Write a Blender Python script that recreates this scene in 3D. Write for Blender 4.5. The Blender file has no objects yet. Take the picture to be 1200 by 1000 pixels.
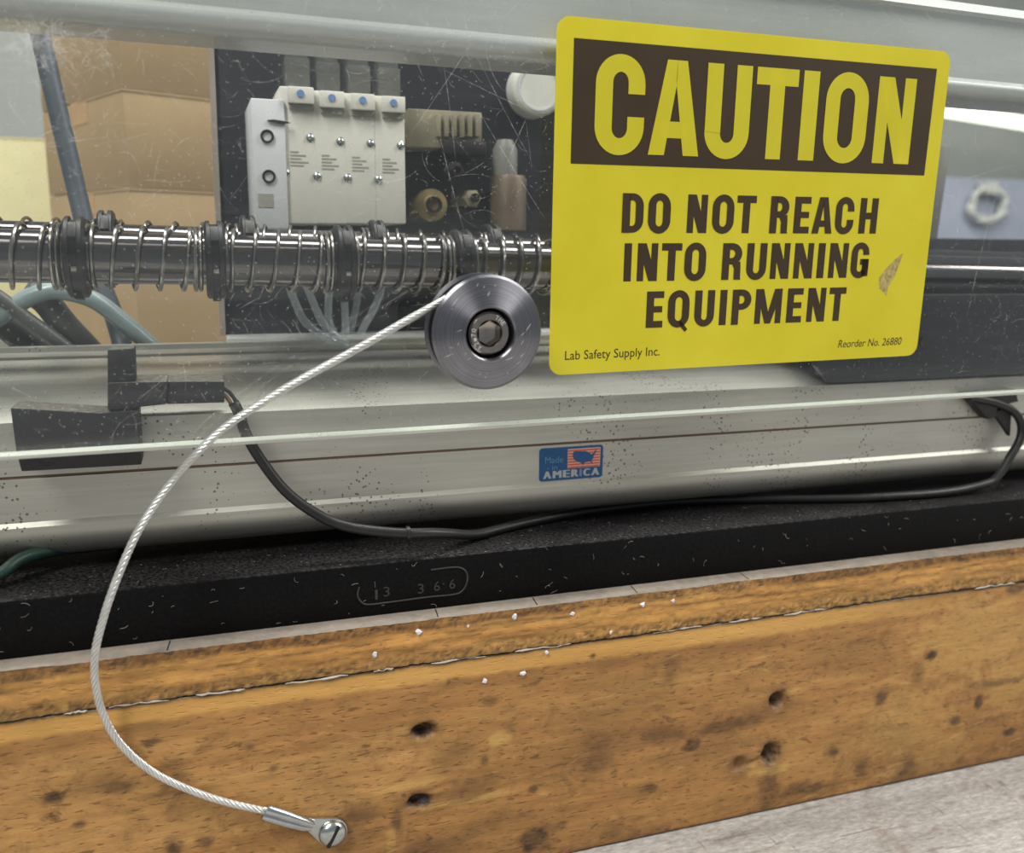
import bpy, bmesh, math, random
from math import sin, cos, pi, radians, sqrt, atan2, tan
from mathutils import Vector, Matrix, noise as mnoise
import numpy as np
random.seed(7)
S = 0.001                                  # the scene is written in millimetres, built in metres
scene = bpy.context.scene
col = scene.collection

# ------------------------------------------------------------------ camera
FOC, YAW, PITCH, ROLL = 1084.0, 0.3301, 0.1913, 0.0091
CAM = Vector((-213.98, -325.16, -16.85))
fwd = Vector((sin(YAW)*cos(PITCH), cos(YAW)*cos(PITCH), -sin(PITCH)))
r0 = Vector((cos(YAW), -sin(YAW), 0)); u0 = r0.cross(fwd)
right = cos(ROLL)*r0 + sin(ROLL)*u0
up = -sin(ROLL)*r0 + cos(ROLL)*u0
cd = bpy.data.cameras.new('camera'); cam = bpy.data.objects.new('camera', cd); col.objects.link(cam)
cd.sensor_width = 36; cd.lens = FOC/1200*36; cd.clip_start = 0.01; cd.clip_end = 60
m = Matrix((right, up, -fwd)).transposed().to_4x4(); m.translation = CAM*S
cam.matrix_world = m
cd.dof.use_dof = True; cd.dof.focus_distance = 0.36; cd.dof.aperture_fstop = 10.5
scene.camera = cam
# ------------------------------------------------------------------ world, lamps, exposure
scene.view_settings.view_transform = 'Standard'; scene.view_settings.look = 'None'
scene.view_settings.exposure = 0.0; scene.view_settings.gamma = 1.0
scene.view_settings.use_curve_mapping = False
w = bpy.data.worlds.new('world'); scene.world = w; w.use_nodes = True
w.node_tree.nodes['Background'].inputs[0].default_value = (0.90, 0.96, 1.0, 1)
w.node_tree.nodes['Background'].inputs[1].default_value = 0.25
def area(name, loc, target, sx, sy, power, color):
    l = bpy.data.lights.new(name, 'AREA'); l.shape = 'RECTANGLE'; l.size = sx; l.size_y = sy; l.energy = power; l.color = color
    o = bpy.data.objects.new(name, l); col.objects.link(o); o.location = loc
    o.rotation_euler = (Vector(target)-Vector(loc)).to_track_quat('-Z', 'Y').to_euler()
area('ceiling_tubes_left', (-1.25, -1.0, 1.9), (-0.12, 0, -0.1), 0.45, 1.5, 60, (1.0, 0.97, 0.90))
area('ceiling_tubes_right', (1.9, -0.8, 1.6), (-0.1, 0, -0.1), 0.45, 1.5, 50, (1.0, 0.97, 0.92))
area('ceiling_tubes_over', (0.1, 0.45, 2.1), (0, 0.15, 0), 2.6, 0.4, 64, (1.0, 0.98, 0.93))

def P(px, py, Y):                          # the point at depth Y (mm) that the photograph shows at px, py
    d = fwd + right*((px-600)/FOC) - up*((py-500)/FOC)
    return CAM + d*((Y-CAM.y)/d.y)
def PZ(px, py, z):
    d = fwd + right*((px-600)/FOC) - up*((py-500)/FOC)
    return CAM + d*((z-CAM.z)/d.z)

# ------------------------------------------------------------------ materials
def lin(c):
    c = c/255.0
    return c/12.92 if c <= 0.04045 else ((c+0.055)/1.055)**2.4
def rgb(r, g, b): return (lin(r), lin(g), lin(b), 1.0)
class NT:
    def __init__(s, name):
        s.m = bpy.data.materials.new(name); s.m.use_nodes = True
        s.t = s.m.node_tree; s.b = s.t.nodes['Principled BSDF']; s.out = s.t.nodes['Material Output']
        s._co = None
    def n(s, typ, **kw):
        x = s.t.nodes.new(typ)
        for k, v in kw.items():
            if k.startswith('i_'):
                key = k[2:]; key = int(key) if key.isdigit() else key.replace('_', ' ')
                s.put(x.inputs[key], v)
            else: setattr(x, k, v)
        return x
    def put(s, sock, v):
        if isinstance(v, bpy.types.NodeSocket): s.t.links.new(v, sock)
        elif isinstance(v, bpy.types.Node): s.t.links.new(v.outputs[0], sock)
        else: sock.default_value = v
    def co(s, scale=(1, 1, 1), rot=(0, 0, 0)):
        if s._co is None: s._co = s.n('ShaderNodeTexCoord').outputs['Object']
        mp = s.n('ShaderNodeMapping'); s.put(mp.inputs[0], s._co)
        mp.inputs['Scale'].default_value = scale; mp.inputs['Rotation'].default_value = rot
        return mp.outputs[0]
    def noise(s, scale, detail=4, rough=0.55, stretch=(1, 1, 1), dist=0.0, rot=(0, 0, 0)):
        return s.n('ShaderNodeTexNoise', i_Vector=s.co(stretch, rot), i_Scale=scale, i_Detail=detail, i_Roughness=rough, i_Distortion=dist).outputs[0]
    def ramp(s, f, stops):
        r = s.n('ShaderNodeValToRGB'); s.put(r.inputs[0], f); e = r.color_ramp.elements
        while len(e) < len(stops): e.new(0.5)
        for k, (p, c) in enumerate(stops):
            e[k].position = p; e[k].color = c if isinstance(c, tuple) else (c, c, c, 1)
        return r.outputs[0]
    def mix(s, f, a, b, mode='MIX'):
        x = s.n('ShaderNodeMix', data_type='RGBA', blend_type=mode)
        s.put(x.inputs[0], f); s.put(x.inputs[6], a); s.put(x.inputs[7], b); return x.outputs[2]
    def math(s, op, a, b=0.0):
        x = s.n('ShaderNodeMath', operation=op); s.put(x.inputs[0], a); s.put(x.inputs[1], b); return x.outputs[0]
    def set(s, **kw):
        for k, v in kw.items(): s.put(s.b.inputs[k.replace('_', ' ')], v)
    def bump(s, h, strength=0.3, dist=0.0003):
        b = s.n('ShaderNodeBump', i_Height=h); b.inputs['Strength'].default_value = strength; b.inputs['Distance'].default_value = dist
        s.put(s.b.inputs['Normal'], b.outputs[0])
def simple(name, c, rough=0.5, metal=0.0, var=0.12, scale=60, bump=0.0, stretch=(1, 1, 1), **kw):
    t = NT(name); n = t.noise(scale, 5, 0.6, stretch)
    d = tuple(x*(1-var) for x in c[:3])+(1,); l = tuple(min(1, x*(1+var)) for x in c[:3])+(1,)
    t.set(Base_Color=t.ramp(n, [(0.3, d), (0.7, l)]), Roughness=rough, Metallic=metal)
    if bump: t.bump(n, bump)
    for k, v in kw.items(): t.put(t.b.inputs[k.replace('_', ' ')], v)
    return t.m
M = {}
# brushed extrusion with black dirt specks
def alu(name, c1, c2, rough, speck=True, metal=0.85):
    t = NT(name)
    n = t.noise(14, 5, 0.6, (0.25, 1, 1)); fine = t.noise(400, 3, 0.6, (0.04, 1, 1))
    base = t.ramp(n, [(0.32, c1), (0.68, c2)])
    base = t.mix(0.18, base, t.ramp(fine, [(0.3, 0.25), (0.7, 0.8)]), 'OVERLAY')
    if speck:
        v = t.n('ShaderNodeTexVoronoi', i_Vector=t.co(), i_Scale=480.0); v.inputs['Randomness'].default_value = 1
        r = t.noise(900, 2, 0.5); reg = t.noise(30, 2, 0.5)
        d = t.math('ADD', v.outputs['Distance'], t.math('MULTIPLY', r, 0.25))
        thr = t.ramp(reg, [(0.36, 0.0), (0.62, 0.36)])
        k = t.math('LESS_THAN', d, thr)
        base = t.mix(t.math('MULTIPLY', k, 0.75), base, rgb(46, 42, 38))
        t.set(Metallic=t.math('SUBTRACT', metal, t.math('MULTIPLY', k, metal)))
    else: t.set(Metallic=metal)
    t.set(Base_Color=base, Roughness=t.ramp(n, [(0.3, rough-0.06), (0.7, rough+0.08)]))
    t.bump(fine, 0.12, 0.0001)
    return t.m
M['alu'] = alu('extruded_aluminium', rgb(182, 180, 173), rgb(208, 206, 198), 0.42, metal=0.7)
M['alu_rail'] = alu('brushed_rail_aluminium', rgb(198, 199, 198), rgb(220, 221, 222), 0.40, False, 0.35)
M['groove'] = simple('brown_groove', rgb(120, 104, 90), 0.8)  # brownish tone for the groove faces of the extrusion
M['black_steel'] = None
t = NT('black_painted_steel')
n = t.noise(700, 4, 0.7); n2 = t.noise(60, 4, 0.6)
geo = t.n('ShaderNodeNewGeometry'); sep = t.n('ShaderNodeSeparateXYZ'); t.put(sep.inputs[0], geo.outputs['Normal'])
dust = t.math('MULTIPLY', t.ramp(n, [(0.42, 0.0), (0.72, 1.0)]), t.math('MULTIPLY', t.ramp(n2, [(0.3, 0.35), (0.7, 1.0)]), t.ramp(sep.outputs[2], [(0.2, 0.045), (0.9, 0.5)])))  # dust on upward faces; on the front bevel it also paints an edge highlight
t.set(Base_Color=t.mix(dust, rgb(8, 8, 9), rgb(112, 108, 110)), Roughness=0.6, Specular_IOR_Level=0.12); t.bump(n, 0.25, 0.0002)
M['black_steel'] = t.m
M['worn_black'] = simple('worn_black_paint', rgb(46, 45, 44), 0.5, var=0.3, scale=300)
t = NT('dusty_black_plastic')
n = t.noise(500, 4, 0.7); n2 = t.noise(70, 4, 0.6)
geo = t.n('ShaderNodeNewGeometry'); sep = t.n('ShaderNodeSeparateXYZ'); t.put(sep.inputs[0], geo.outputs['Normal'])
dust = t.math('MULTIPLY', t.ramp(n, [(0.35, 0.2), (0.7, 1.0)]), t.ramp(sep.outputs[2], [(0.3, 0.05), (0.9, 0.75)]))
t.set(Base_Color=t.mix(dust, rgb(24, 24, 27), rgb(140, 134, 124)), Roughness=0.55); t.bump(n2, 0.2, 0.0003)
M['plastic'] = t.m
M['rubber'] = simple('black_cable_rubber', rgb(36, 36, 36), 0.42, var=0.2, scale=120)
M['wire_brown'] = simple('brown_wire', rgb(120, 72, 50), 0.45)
M['worn_lint'] = simple('grey_lint', rgb(132, 128, 124), 0.8)
M['navy'] = simple('dark_navy_panel', rgb(19, 20, 29), 0.45, var=0.3, scale=25, bump=0.1)
M['panel_edge'] = simple('clear_grey_edge', rgb(150, 142, 132), 0.4)
M['dark'] = simple('blackened_steel_and_shade', rgb(15, 14, 14), 0.45, 0.0, var=0.5, scale=140, bump=0.3)
t = NT('polished_shaft_steel')
n = t.noise(30, 4, 0.6, (0.1, 1, 1)); f = t.noise(300, 3, 0.6, (0.03, 1, 1))
t.set(Base_Color=t.ramp(n, [(0.3, rgb(96, 92, 92)), (0.7, rgb(136, 131, 134))]), Metallic=1.0, Roughness=t.ramp(f, [(0.3, 0.08), (0.7, 0.18)]))
M['shaft'] = t.m
M['spring'] = simple('spring_wire_steel', rgb(150, 146, 142), 0.26, 1.0, var=0.3, scale=90)
M['zinc'] = simple('zinc_plated_steel', rgb(196, 202, 204), 0.24, 1.0, var=0.1, scale=150, bump=0.08)
M['rope'] = simple('galvanised_wire', rgb(226, 228, 226), 0.36, 0.85, var=0.12, scale=220)
M['slot'] = simple('dark_slot', rgb(22, 22, 22), 0.7)
t = NT('turned_steel')
tan_ = t.n('ShaderNodeTangent', direction_type='RADIAL', axis='Y')
n = t.noise(90, 3, 0.6)
sx = t.n('ShaderNodeSeparateXYZ'); t.put(sx.inputs[0], t.n('ShaderNodeTexCoord').outputs['Object'])
rad = t.math('SQRT', t.math('ADD', t.math('MULTIPLY', sx.outputs[0], sx.outputs[0]), t.math('MULTIPLY', sx.outputs[2], sx.outputs[2])))
wv = t.n('ShaderNodeTexNoise', noise_dimensions='1D', i_W=rad, i_Scale=2600.0, i_Detail=3.0)
t.set(Base_Color=t.mix(0.35, t.ramp(n, [(0.3, rgb(126, 126, 134)), (0.7, rgb(150, 150, 158))]), t.ramp(wv.outputs[0], [(0.3, rgb(88, 88, 96)), (0.7, rgb(186, 186, 192))])),
      Metallic=1.0, Roughness=0.36, Anisotropic=0.88, Anisotropic_Rotation=0.25)
t.put(t.b.inputs['Tangent'], tan_.outputs[0]); t.bump(wv.outputs[0], 0.12, 0.0001)
M['turned'] = t.m
M['bolt'] = simple('stainless_bolt', rgb(176, 168, 160), 0.2, 1.0, var=0.12, scale=300)
M['engrave'] = simple('bright_stamping', rgb(226, 224, 220), 0.4, 0.5)
# sign
t = NT('yellow_label_vinyl')
n = t.noise(22, 4, 0.6); n2 = t.noise(260, 3, 0.6)
c = t.ramp(n, [(0.3, rgb(226, 214, 44)), (0.7, rgb(236, 226, 62))])
dirt = t.math('MULTIPLY', t.ramp(t.noise(70, 5, 0.7), [(0.66, 0.0), (0.8, 1.0)]), 0.35)
t.set(Base_Color=t.mix(dirt, c, rgb(178, 158, 40)), Roughness=0.38); t.bump(n2, 0.03, 0.0001)
tl = t.n('ShaderNodeBsdfTranslucent', i_Color=c); ms = t.n('ShaderNodeMixShader'); ms.inputs[0].default_value = 0.28
t.put(ms.inputs[1], t.b.outputs[0]); t.put(ms.inputs[2], tl.outputs[0]); t.t.links.new(ms.outputs[0], t.out.inputs[0])   # thin vinyl lets some light through
M['yellow'] = t.m
M['sign_brown'] = simple('brown_black_ink', rgb(58, 44, 26), 0.42, var=0.12, scale=40)
M['scuff'] = simple('scuffed_bare_patch', rgb(168, 150, 92), 0.7, var=0.45, scale=700)
M['blue'] = simple('blue_sticker', rgb(24, 84, 138), 0.4, var=0.08)
M['sticker_red'] = simple('sticker_red', rgb(206, 92, 78), 0.5)
M['sticker_pink'] = simple('sticker_pale', rgb(226, 176, 156), 0.5)
M['sticker_silver'] = simple('sticker_silver', rgb(178, 184, 186), 0.4)
M['sticker_dim'] = simple('sticker_dim_blue', rgb(96, 140, 176), 0.4)
# clear guard
def clear(name, tint, haze, hazecol, ior=1.5, rough=0.02, scratch=True):
    t = NT(name); tr = t.n('ShaderNodeBsdfTransparent', i_Color=tint)
    gl = t.n('ShaderNodeBsdfGlossy', i_Roughness=rough); gl.inputs['Color'].default_value = (1, 1, 1, 1)
    di = t.n('ShaderNodeBsdfDiffuse', i_Color=hazecol)
    gb = t.n('ShaderNodeNewGeometry').outputs['Backfacing']     # a thin sheet: the far face reflects as the near one
    fr = t.n('ShaderNodeFresnel', i_IOR=t.math('ADD', ior, t.math('MULTIPLY', gb, 1/ior-ior)))
    h = t.math('MULTIPLY', t.ramp(t.noise(9, 5, 0.65, (0.5, 1, 1)), [(0.3, 0.55), (0.75, 1.5)]), haze)
    if scratch:
        fine = t.ramp(t.noise(60, 6, 0.75, (0.04, 1, 1), 0.3, (0, radians(4), 0)), [(0.52, 0.0), (0.75, 1.0)])
        h = t.math('ADD', h, t.math('MULTIPLY', fine, 0.04))
        sp = t.n('ShaderNodeTexVoronoi', i_Vector=t.co(), i_Scale=420.0)
        h = t.math('ADD', h, t.math('MULTIPLY', t.math('LESS_THAN', sp.outputs['Distance'], 0.10), 0.30))
    m1 = t.n('ShaderNodeMixShader'); t.put(m1.inputs[0], h); t.put(m1.inputs[1], tr.outputs[0]); t.put(m1.inputs[2], di.outputs[0])
    m2 = t.n('ShaderNodeMixShader'); t.put(m2.inputs[0], fr.outputs[0]); t.put(m2.inputs[1], m1.outputs[0]); t.put(m2.inputs[2], gl.outputs[0])
    t.t.links.new(m2.outputs[0], t.out.inputs[0]); return t.m
M['guard'] = clear('clear_polycarbonate', (0.97, 0.985, 0.975, 1), 0.006, rgb(225, 228, 232), 1.52)
M['tube'] = clear('clear_air_tube', (0.92, 0.95, 0.96, 1), 0.28, rgb(205, 214, 218), 1.45, 0.08, False)
M['connector'] = clear('clear_connector_plastic', (0.62, 0.64, 0.66, 1), 0.22, rgb(190, 190, 180), 1.45, 0.15, False)
M['guard_edge'] = simple('polished_guard_edge', rgb(226, 230, 222), 0.35, var=0.15, scale=60, stretch=(0.2, 1, 1))
t = NT('white_scratch')
tr = t.n('ShaderNodeBsdfTransparent'); di = t.n('ShaderNodeBsdfDiffuse', i_Color=rgb(240, 240, 238))
mm = t.n('ShaderNodeMixShader'); t.put(mm.inputs[0], t.ramp(t.noise(300, 2), [(0.34, 0.03), (0.70, 0.42)])); t.put(mm.inputs[1], tr.outputs[0]); t.put(mm.inputs[2], di.outputs[0])
t.t.links.new(mm.outputs[0], t.out.inputs[0]); M['scratch'] = t.m
# wood
def wood(name, light, mid, dark, use_stain, rough_edge=False):
    t = NT(name)
    g1 = t.noise(30, 6, 0.65, (0.10, 1, 1), 0.6); g2 = t.noise(260, 4, 0.7, (0.09, 1, 1), 0.2)
    pore = t.ramp(t.noise(800, 2, 0.5, (0.27, 1, 1)), [(0.58, 0.0), (0.68, 1.0)])
    c = t.ramp(g1, [(0.28, dark), (0.5, mid), (0.74, light)])
    c = t.mix(0.5, c, t.ramp(g2, [(0.25, 0.28), (0.75, 0.74)]), 'OVERLAY')
    c = t.mix(t.math('MULTIPLY', pore, 0.5), c, rgb(92, 56, 22))
    fleck = t.ramp(t.noise(300, 3, 0.6, (0.4, 1, 1), 0.5), [(0.66, 0.0), (0.74, 1.0)])
    c = t.mix(t.math('MULTIPLY', fleck, 0.35), c, rgb(214, 176, 112))
    mott = t.ramp(t.noise(75, 6, 0.75, (0.7, 1, 1), 1.2), [(0.50, 0.0), (0.72, 1.0)])
    blot = t.ramp(t.noise(26, 6, 0.7, (0.6, 1, 1), 0.8), [(0.48, 0.0), (0.68, 1.0)])
    spot = t.ramp(t.noise(170, 3, 0.65, (0.55, 1, 1), 0.6), [(0.64, 0.0), (0.71, 1.0)])
    dent = t.ramp(t.noise(120, 4, 0.7, (0.25, 1, 1), 0.8, (0, radians(14), 0)), [(0.62, 0.0), (0.70, 1.0)])
    if use_stain:
        a = t.n('ShaderNodeAttribute', attribute_name='wear'); sp = t.n('ShaderNodeSeparateColor'); t.put(sp.inputs[0], a.outputs['Color'])
        c = t.mix(sp.outputs[1], c, t.ramp(g1, [(0.3, rgb(192, 144, 74)), (0.7, rgb(214, 168, 96))]))   # pale strip
        c = t.mix(t.math('MULTIPLY', t.math('MULTIPLY', blot, t.math('SUBTRACT', 1.0, sp.outputs[1])), 0.5), c, rgb(112, 84, 48))
        c = t.mix(t.math('MULTIPLY', t.math('MULTIPLY', mott, t.math('SUBTRACT', 1.0, sp.outputs[1])), 0.6), c, rgb(98, 68, 38))
        keep = t.math('SUBTRACT', 1.0, sp.outputs[1])
        c = t.mix(t.math('MULTIPLY', t.math('MULTIPLY', spot, keep), 0.6), c, rgb(70, 46, 26))
        c = t.mix(t.math('MULTIPLY', t.math('MULTIPLY', dent, keep), 0.4), c, rgb(206, 164, 100))
        c = t.mix(sp.outputs[2], c, rgb(206, 168, 96))          # fresh splinters
        nz_ = t.ramp(t.noise(220, 5, 0.7, (0.6, 1, 1)), [(0.3, 0.55), (0.65, 1.15)])
        c = t.mix(t.math('MINIMUM', t.math('MULTIPLY', sp.outputs[0], nz_), 1.0), c, rgb(46, 33, 24))            # burns, knots and grime
    t.set(Base_Color=c, Roughness=0.55); t.bump(t.math('ADD', g2, t.math('MULTIPLY', pore, -0.6)), 0.6, 0.0004)
    return t.m
M['plank'] = wood('worn_beech_plank', rgb(192, 148, 88), rgb(168, 122, 68), rgb(134, 92, 50), True)
M['slat'] = wood('rough_sawn_slat', rgb(206, 158, 88), rgb(184, 130, 66), rgb(128, 82, 40), True)
t = NT('weathered_grey_wood')
g = t.noise(40, 6, 0.7, (0.15, 1, 1), 0.4); f = t.noise(520, 5, 0.75, (0.4, 1, 1)); b = t.noise(34, 6, 0.7, (0.6, 1, 1), 0.6)
c = t.ramp(g, [(0.28, rgb(128, 124, 120)), (0.72, rgb(176, 173, 169))])
c = t.mix(0.85, c, t.ramp(f, [(0.3, 0.25), (0.7, 0.75)]), 'OVERLAY')
sc1 = t.ramp(t.noise(260, 3, 0.6, (0.12, 1, 1), 0.4, (0, 0, radians(12))), [(0.63, 0.0), (0.70, 1.0)]); sc2 = t.ramp(t.noise(300, 3, 0.6, (1, 0.14, 1), 0.4, (0, 0, radians(-25))), [(0.66, 0.0), (0.72, 1.0)])
c = t.mix(t.math('MULTIPLY', t.math('MAXIMUM', sc1, sc2), 0.5), c, rgb(88, 78, 72))
c = t.mix(t.math('MULTIPLY', t.ramp(b, [(0.52, 0.0), (0.66, 1.0)]), 0.6), c, rgb(110, 92, 82))
t.set(Base_Color=c, Roughness=0.7); t.bump(f, 0.4, 0.0005); M['grey_wood'] = t.m
M['grey_top'] = simple('grey_sealed_slat_top', rgb(128, 120, 110), 0.75, var=0.22, scale=160, bump=0.3)
M['glue'] = simple('white_glue', rgb(178, 170, 164), 0.5, var=0.2, scale=200)
M['chip'] = simple('white_chip', rgb(214, 212, 218), 0.5, var=0.1, scale=300)
M['valve'] = simple('white_valve_plastic', rgb(210, 208, 200), 0.5, var=0.06, scale=50)
M['valve_grey'] = simple('pale_grey_casting', rgb(202, 204, 208), 0.5, var=0.06, scale=50)
M['blue_button'] = simple('blue_button', rgb(104, 138, 184), 0.5)
M['print_grey'] = simple('grey_print', rgb(150, 148, 140), 0.6)
M['beige'] = simple('beige_terminal_plastic', rgb(130, 124, 104), 0.55, var=0.2)
M['brass'] = simple('dull_brass', rgb(140, 126, 88), 0.4, 0.4, var=0.3)
M['copper'] = simple('brown_coil', rgb(92, 78, 64), 0.5, 0.1, var=0.3)
M['white'] = simple('white_plastic', rgb(212, 214, 206), 0.45, var=0.06)
M['cardboard'] = simple('brown_cardboard', rgb(168, 143, 107), 0.8, var=0.08, scale=12)
M['tape'] = simple('paper_tape', rgb(196, 160, 118), 0.6, var=0.06)
M['cream'] = simple('cream_carton', rgb(232, 224, 176), 0.7, var=0.05)
M['hose_grey'] = simple('grey_hose', rgb(74, 82, 90), 0.5, var=0.15)
M['hose_teal'] = simple('pale_teal_hose', rgb(126, 142, 144), 0.25, var=0.12)
M['hose_dark'] = simple('dark_grey_hose', rgb(74, 78, 76), 0.45, var=0.2)
M['wall'] = simple('painted_workshop_wall', rgb(176, 178, 174), 0.8, var=0.06, scale=3)
M['floor'] = simple('concrete_floor', rgb(120, 120, 122), 0.7, var=0.15, scale=5)
M['blue_grey'] = simple('blue_grey_enamel', rgb(158, 164, 180), 0.45, var=0.15, scale=6)
M['post'] = simple('grey_post_paint', rgb(112, 112, 106), 0.5, var=0.08)
t = NT('lit_tube'); t.set(Base_Color=(1, 1, 1, 1), Emission_Color=(0.98, 1.0, 0.80, 1), Emission_Strength=2.2); M['lit'] = t.m
M['green'] = simple('dark_green_hose', rgb(40, 66, 58), 0.4, var=0.2)

# ------------------------------------------------------------------ mesh helpers (all in mm)
class MB:
    def __init__(s): s.v = []; s.f = []; s.mi = []; s.attr = None
    def add(s, vs, fs, mi=0):
        o = len(s.v); s.v += [tuple(v) for v in vs]; s.f += [tuple(i+o for i in f) for f in fs]; s.mi += [mi]*len(fs)
    def box(s, x0, x1, y0, y1, z0, z1, mi=0, R=None):
        vs = [(x, y, z) for x in (x0, x1) for y in (y0, y1) for z in (z0, z1)]
        if R is not None: vs = [tuple(R @ Vector(v)) for v in vs]
        s.add(vs, [(0, 1, 3, 2), (4, 6, 7, 5), (0, 4, 5, 1), (2, 3, 7, 6), (0, 2, 6, 4), (1, 5, 7, 3)], mi); return s
    def prism_xz(s, pts, y0, y1, mi=0):
        n = len(pts)
        s.add([(x, y0, z) for x, z in pts]+[(x, y1, z) for x, z in pts],
              [tuple(range(n)), tuple(range(2*n-1, n-1, -1))]+[(i, i+n, (i+1) % n+n, (i+1) % n) for i in range(n)], mi); return s
    def extrude_x(s, pts, x0, x1, mis=None, slope=0.0):      # closed profile in (y, z)
        n = len(pts)
        s.add([(x0, y, z) for y, z in pts]+[(x1, y, z) for y, z in pts], [tuple(range(n-1, -1, -1)), tuple(range(n, 2*n))])
        o = len(s.v)-2*n
        for i in range(n):
            s.f.append((o+i, o+(i+1) % n, o+(i+1) % n+n, o+i+n)); s.mi.append(mis[i] if mis else 0)
        return s
    def tube(s, path, r, n=10, mi=0, closed=False, caps=True):
        pts = [Vector(p) for p in path]; N = len(pts)
        rr = r if hasattr(r, '__len__') else [r]*N
        nrm = None; rings = []
        for i, p in enumerate(pts):
            a = pts[(i-1) % N] if closed or i > 0 else p; b = pts[(i+1) % N] if closed or i < N-1 else p
            tg = (b-a).normalized()
            if nrm is None:
                nrm = tg.cross(Vector((0, 0, 1)))
                if nrm.length < 1e-3: nrm = tg.cross(Vector((0, 1, 0)))
            nrm = (nrm-tg*nrm.dot(tg)).normalized(); bn = tg.cross(nrm)
            rings.append([p+(nrm*cos(2*pi*k/n)+bn*sin(2*pi*k/n))*rr[i] for k in range(n)])
        fs = []; L = N if closed else N-1
        for i in range(L):
            j = (i+1) % N
            for k in range(n): fs.append((i*n+k, i*n+(k+1) % n, j*n+(k+1) % n, j*n+k))
        if caps and not closed: fs += [tuple(range(n-1, -1, -1)), tuple((N-1)*n+k for k in range(n))]
        s.add([v for rg in rings for v in rg], fs, mi); return s
    def lathe(s, prof, axis='Y', n=64, c=(0, 0, 0), mi=0, mis=None, closed=True):   # prof: (r, along axis)
        c = Vector(c); vs = []
        for r, h in prof:
            for k in range(n):
                a = 2*pi*k/n
                if axis == 'Y': vs.append(c+Vector((r*cos(a), h, r*sin(a))))
                elif axis == 'X': vs.append(c+Vector((h, r*cos(a), r*sin(a))))
                else: vs.append(c+Vector((r*cos(a), r*sin(a), h)))
        m_ = len(prof); o = len(s.v); s.v += [tuple(v) for v in vs]
        for i in range(m_ if closed else m_-1):
            j = (i+1) % m_
            for k in range(n):
                s.f.append((o+i*n+k, o+j*n+k, o+j*n+(k+1) % n, o+i*n+(k+1) % n)); s.mi.append(mis[i] if mis else mi)
        return s
    def build(s, name, mats, parent=None, base=(0, 0, 0), bevel=0.0, seg=2, smooth=35, xf=None, kind=None, label=None):
        me = bpy.data.meshes.new(name); b = Vector(base)
        vs = [(Vector(v)-b)*S for v in s.v]
        if xf is not None: vs = [xf @ v for v in vs]
        me.from_pydata([tuple(v) for v in vs], [], s.f)
        for mm_ in (mats if isinstance(mats, (list, tuple)) else [mats]): me.materials.append(mm_)
        me.polygons.foreach_set('material_index', s.mi)
        if s.attr is not None:
            a = me.color_attributes.new('wear', 'FLOAT_COLOR', 'POINT'); a.data.foreach_set('color', np.asarray(s.attr, dtype=np.float32).ravel())
        bm = bmesh.new(); bm.from_mesh(me); bmesh.ops.recalc_face_normals(bm, faces=bm.faces)
        if bevel:
            es = [e for e in bm.edges if len(e.link_faces) == 2 and e.calc_face_angle(0) > radians(30)]
            bmesh.ops.bevel(bm, geom=es, offset=bevel*S, segments=seg, affect='EDGES', profile=0.5, clamp_overlap=True)
        bm.to_mesh(me); bm.free()
        if smooth: me.shade_smooth(); me.set_sharp_from_angle(angle=radians(smooth))
        o = bpy.data.objects.new(name, me); col.objects.link(o)
        if parent is not None: o.parent = parent
        else: o.location = b*S
        if kind: o['kind'] = kind
        if label: o['label'] = label
        return o
def thing(name, label, cat, base=(0, 0, 0), rot=None, group=None):
    o = bpy.data.objects.new(name, None); col.objects.link(o); o.empty_display_size = 0.01
    if rot is not None: o.matrix_world = Matrix.Translation(Vector(base)*S) @ rot.to_4x4()
    else: o.location = Vector(base)*S
    return tag(o, label, cat, group)
def tag(o, label, cat, group=None):
    o['label'] = label; o['category'] = cat
    if group: o['group'] = group
    return o
def rename(o, name): o.name = name; return o
def copy_tree(o, parent=None):
    c = o.copy(); col.objects.link(c)
    if parent is not None: c.parent = parent
    for ch in [x for x in bpy.data.objects if x.parent is o]: copy_tree(ch, c)
    return c
def spline(pts, k=8):
    p = [Vector(x) for x in pts]; p = [2*p[0]-p[1]]+p+[2*p[-1]-p[-2]]; out = []
    for i in range(1, len(p)-2):
        for j in range(k):
            u = j/k; a, b, c, d = p[i-1], p[i], p[i+1], p[i+2]
            out.append(0.5*((2*b)+(c-a)*u+(2*a-5*b+4*c-d)*u*u+(-a+3*b-3*c+d)*u**3))
    out.append(p[-2]); return out
def resample(pts, step):
    out = [pts[0].copy()]; acc = 0
    for a, b in zip(pts, pts[1:]):
        L = (b-a).length; t_ = step-acc
        while t_ <= L and L > 0: out.append(a+(b-a)*(t_/L)); t_ += step
        acc = (acc+L) % step if L > 0 else acc
    return out

# ------------------------------------------------------------------ the setting, far behind the machine
ZBENCH = -275.0
def structure(name, mb, mat_, base=(0, 0, 0)):
    o = mb.build(name, mat_, base=base, smooth=0); o['kind'] = 'structure'; return o
structure('wall_back', MB().box(-3000, 5200, 2600, 2680, -1100, 2600), M['wall'])
structure('floor', MB().box(-3000, 5200, -1800, 2600, -1180, -1100), M['floor'])

# ------------------------------------------------------------------ workbench top
bench = thing('workbench', 'weathered grey workbench with scratched wooden top under the timber beam', 'workbench', (0, 200, -1100))
MB().box(-800, 1000, -700, 800, ZBENCH-40, ZBENCH).build('bench_top', M['grey_wood'], bench, (0, 200, -1100), bevel=1.5)
for x in (-740, 900):
    for y in (-640, 700): MB().box(x, x+50, y, y+50, -1100, ZBENCH-40).build('leg', M['grey_wood'], bench, (0, 200, -1100), bevel=2)

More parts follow.
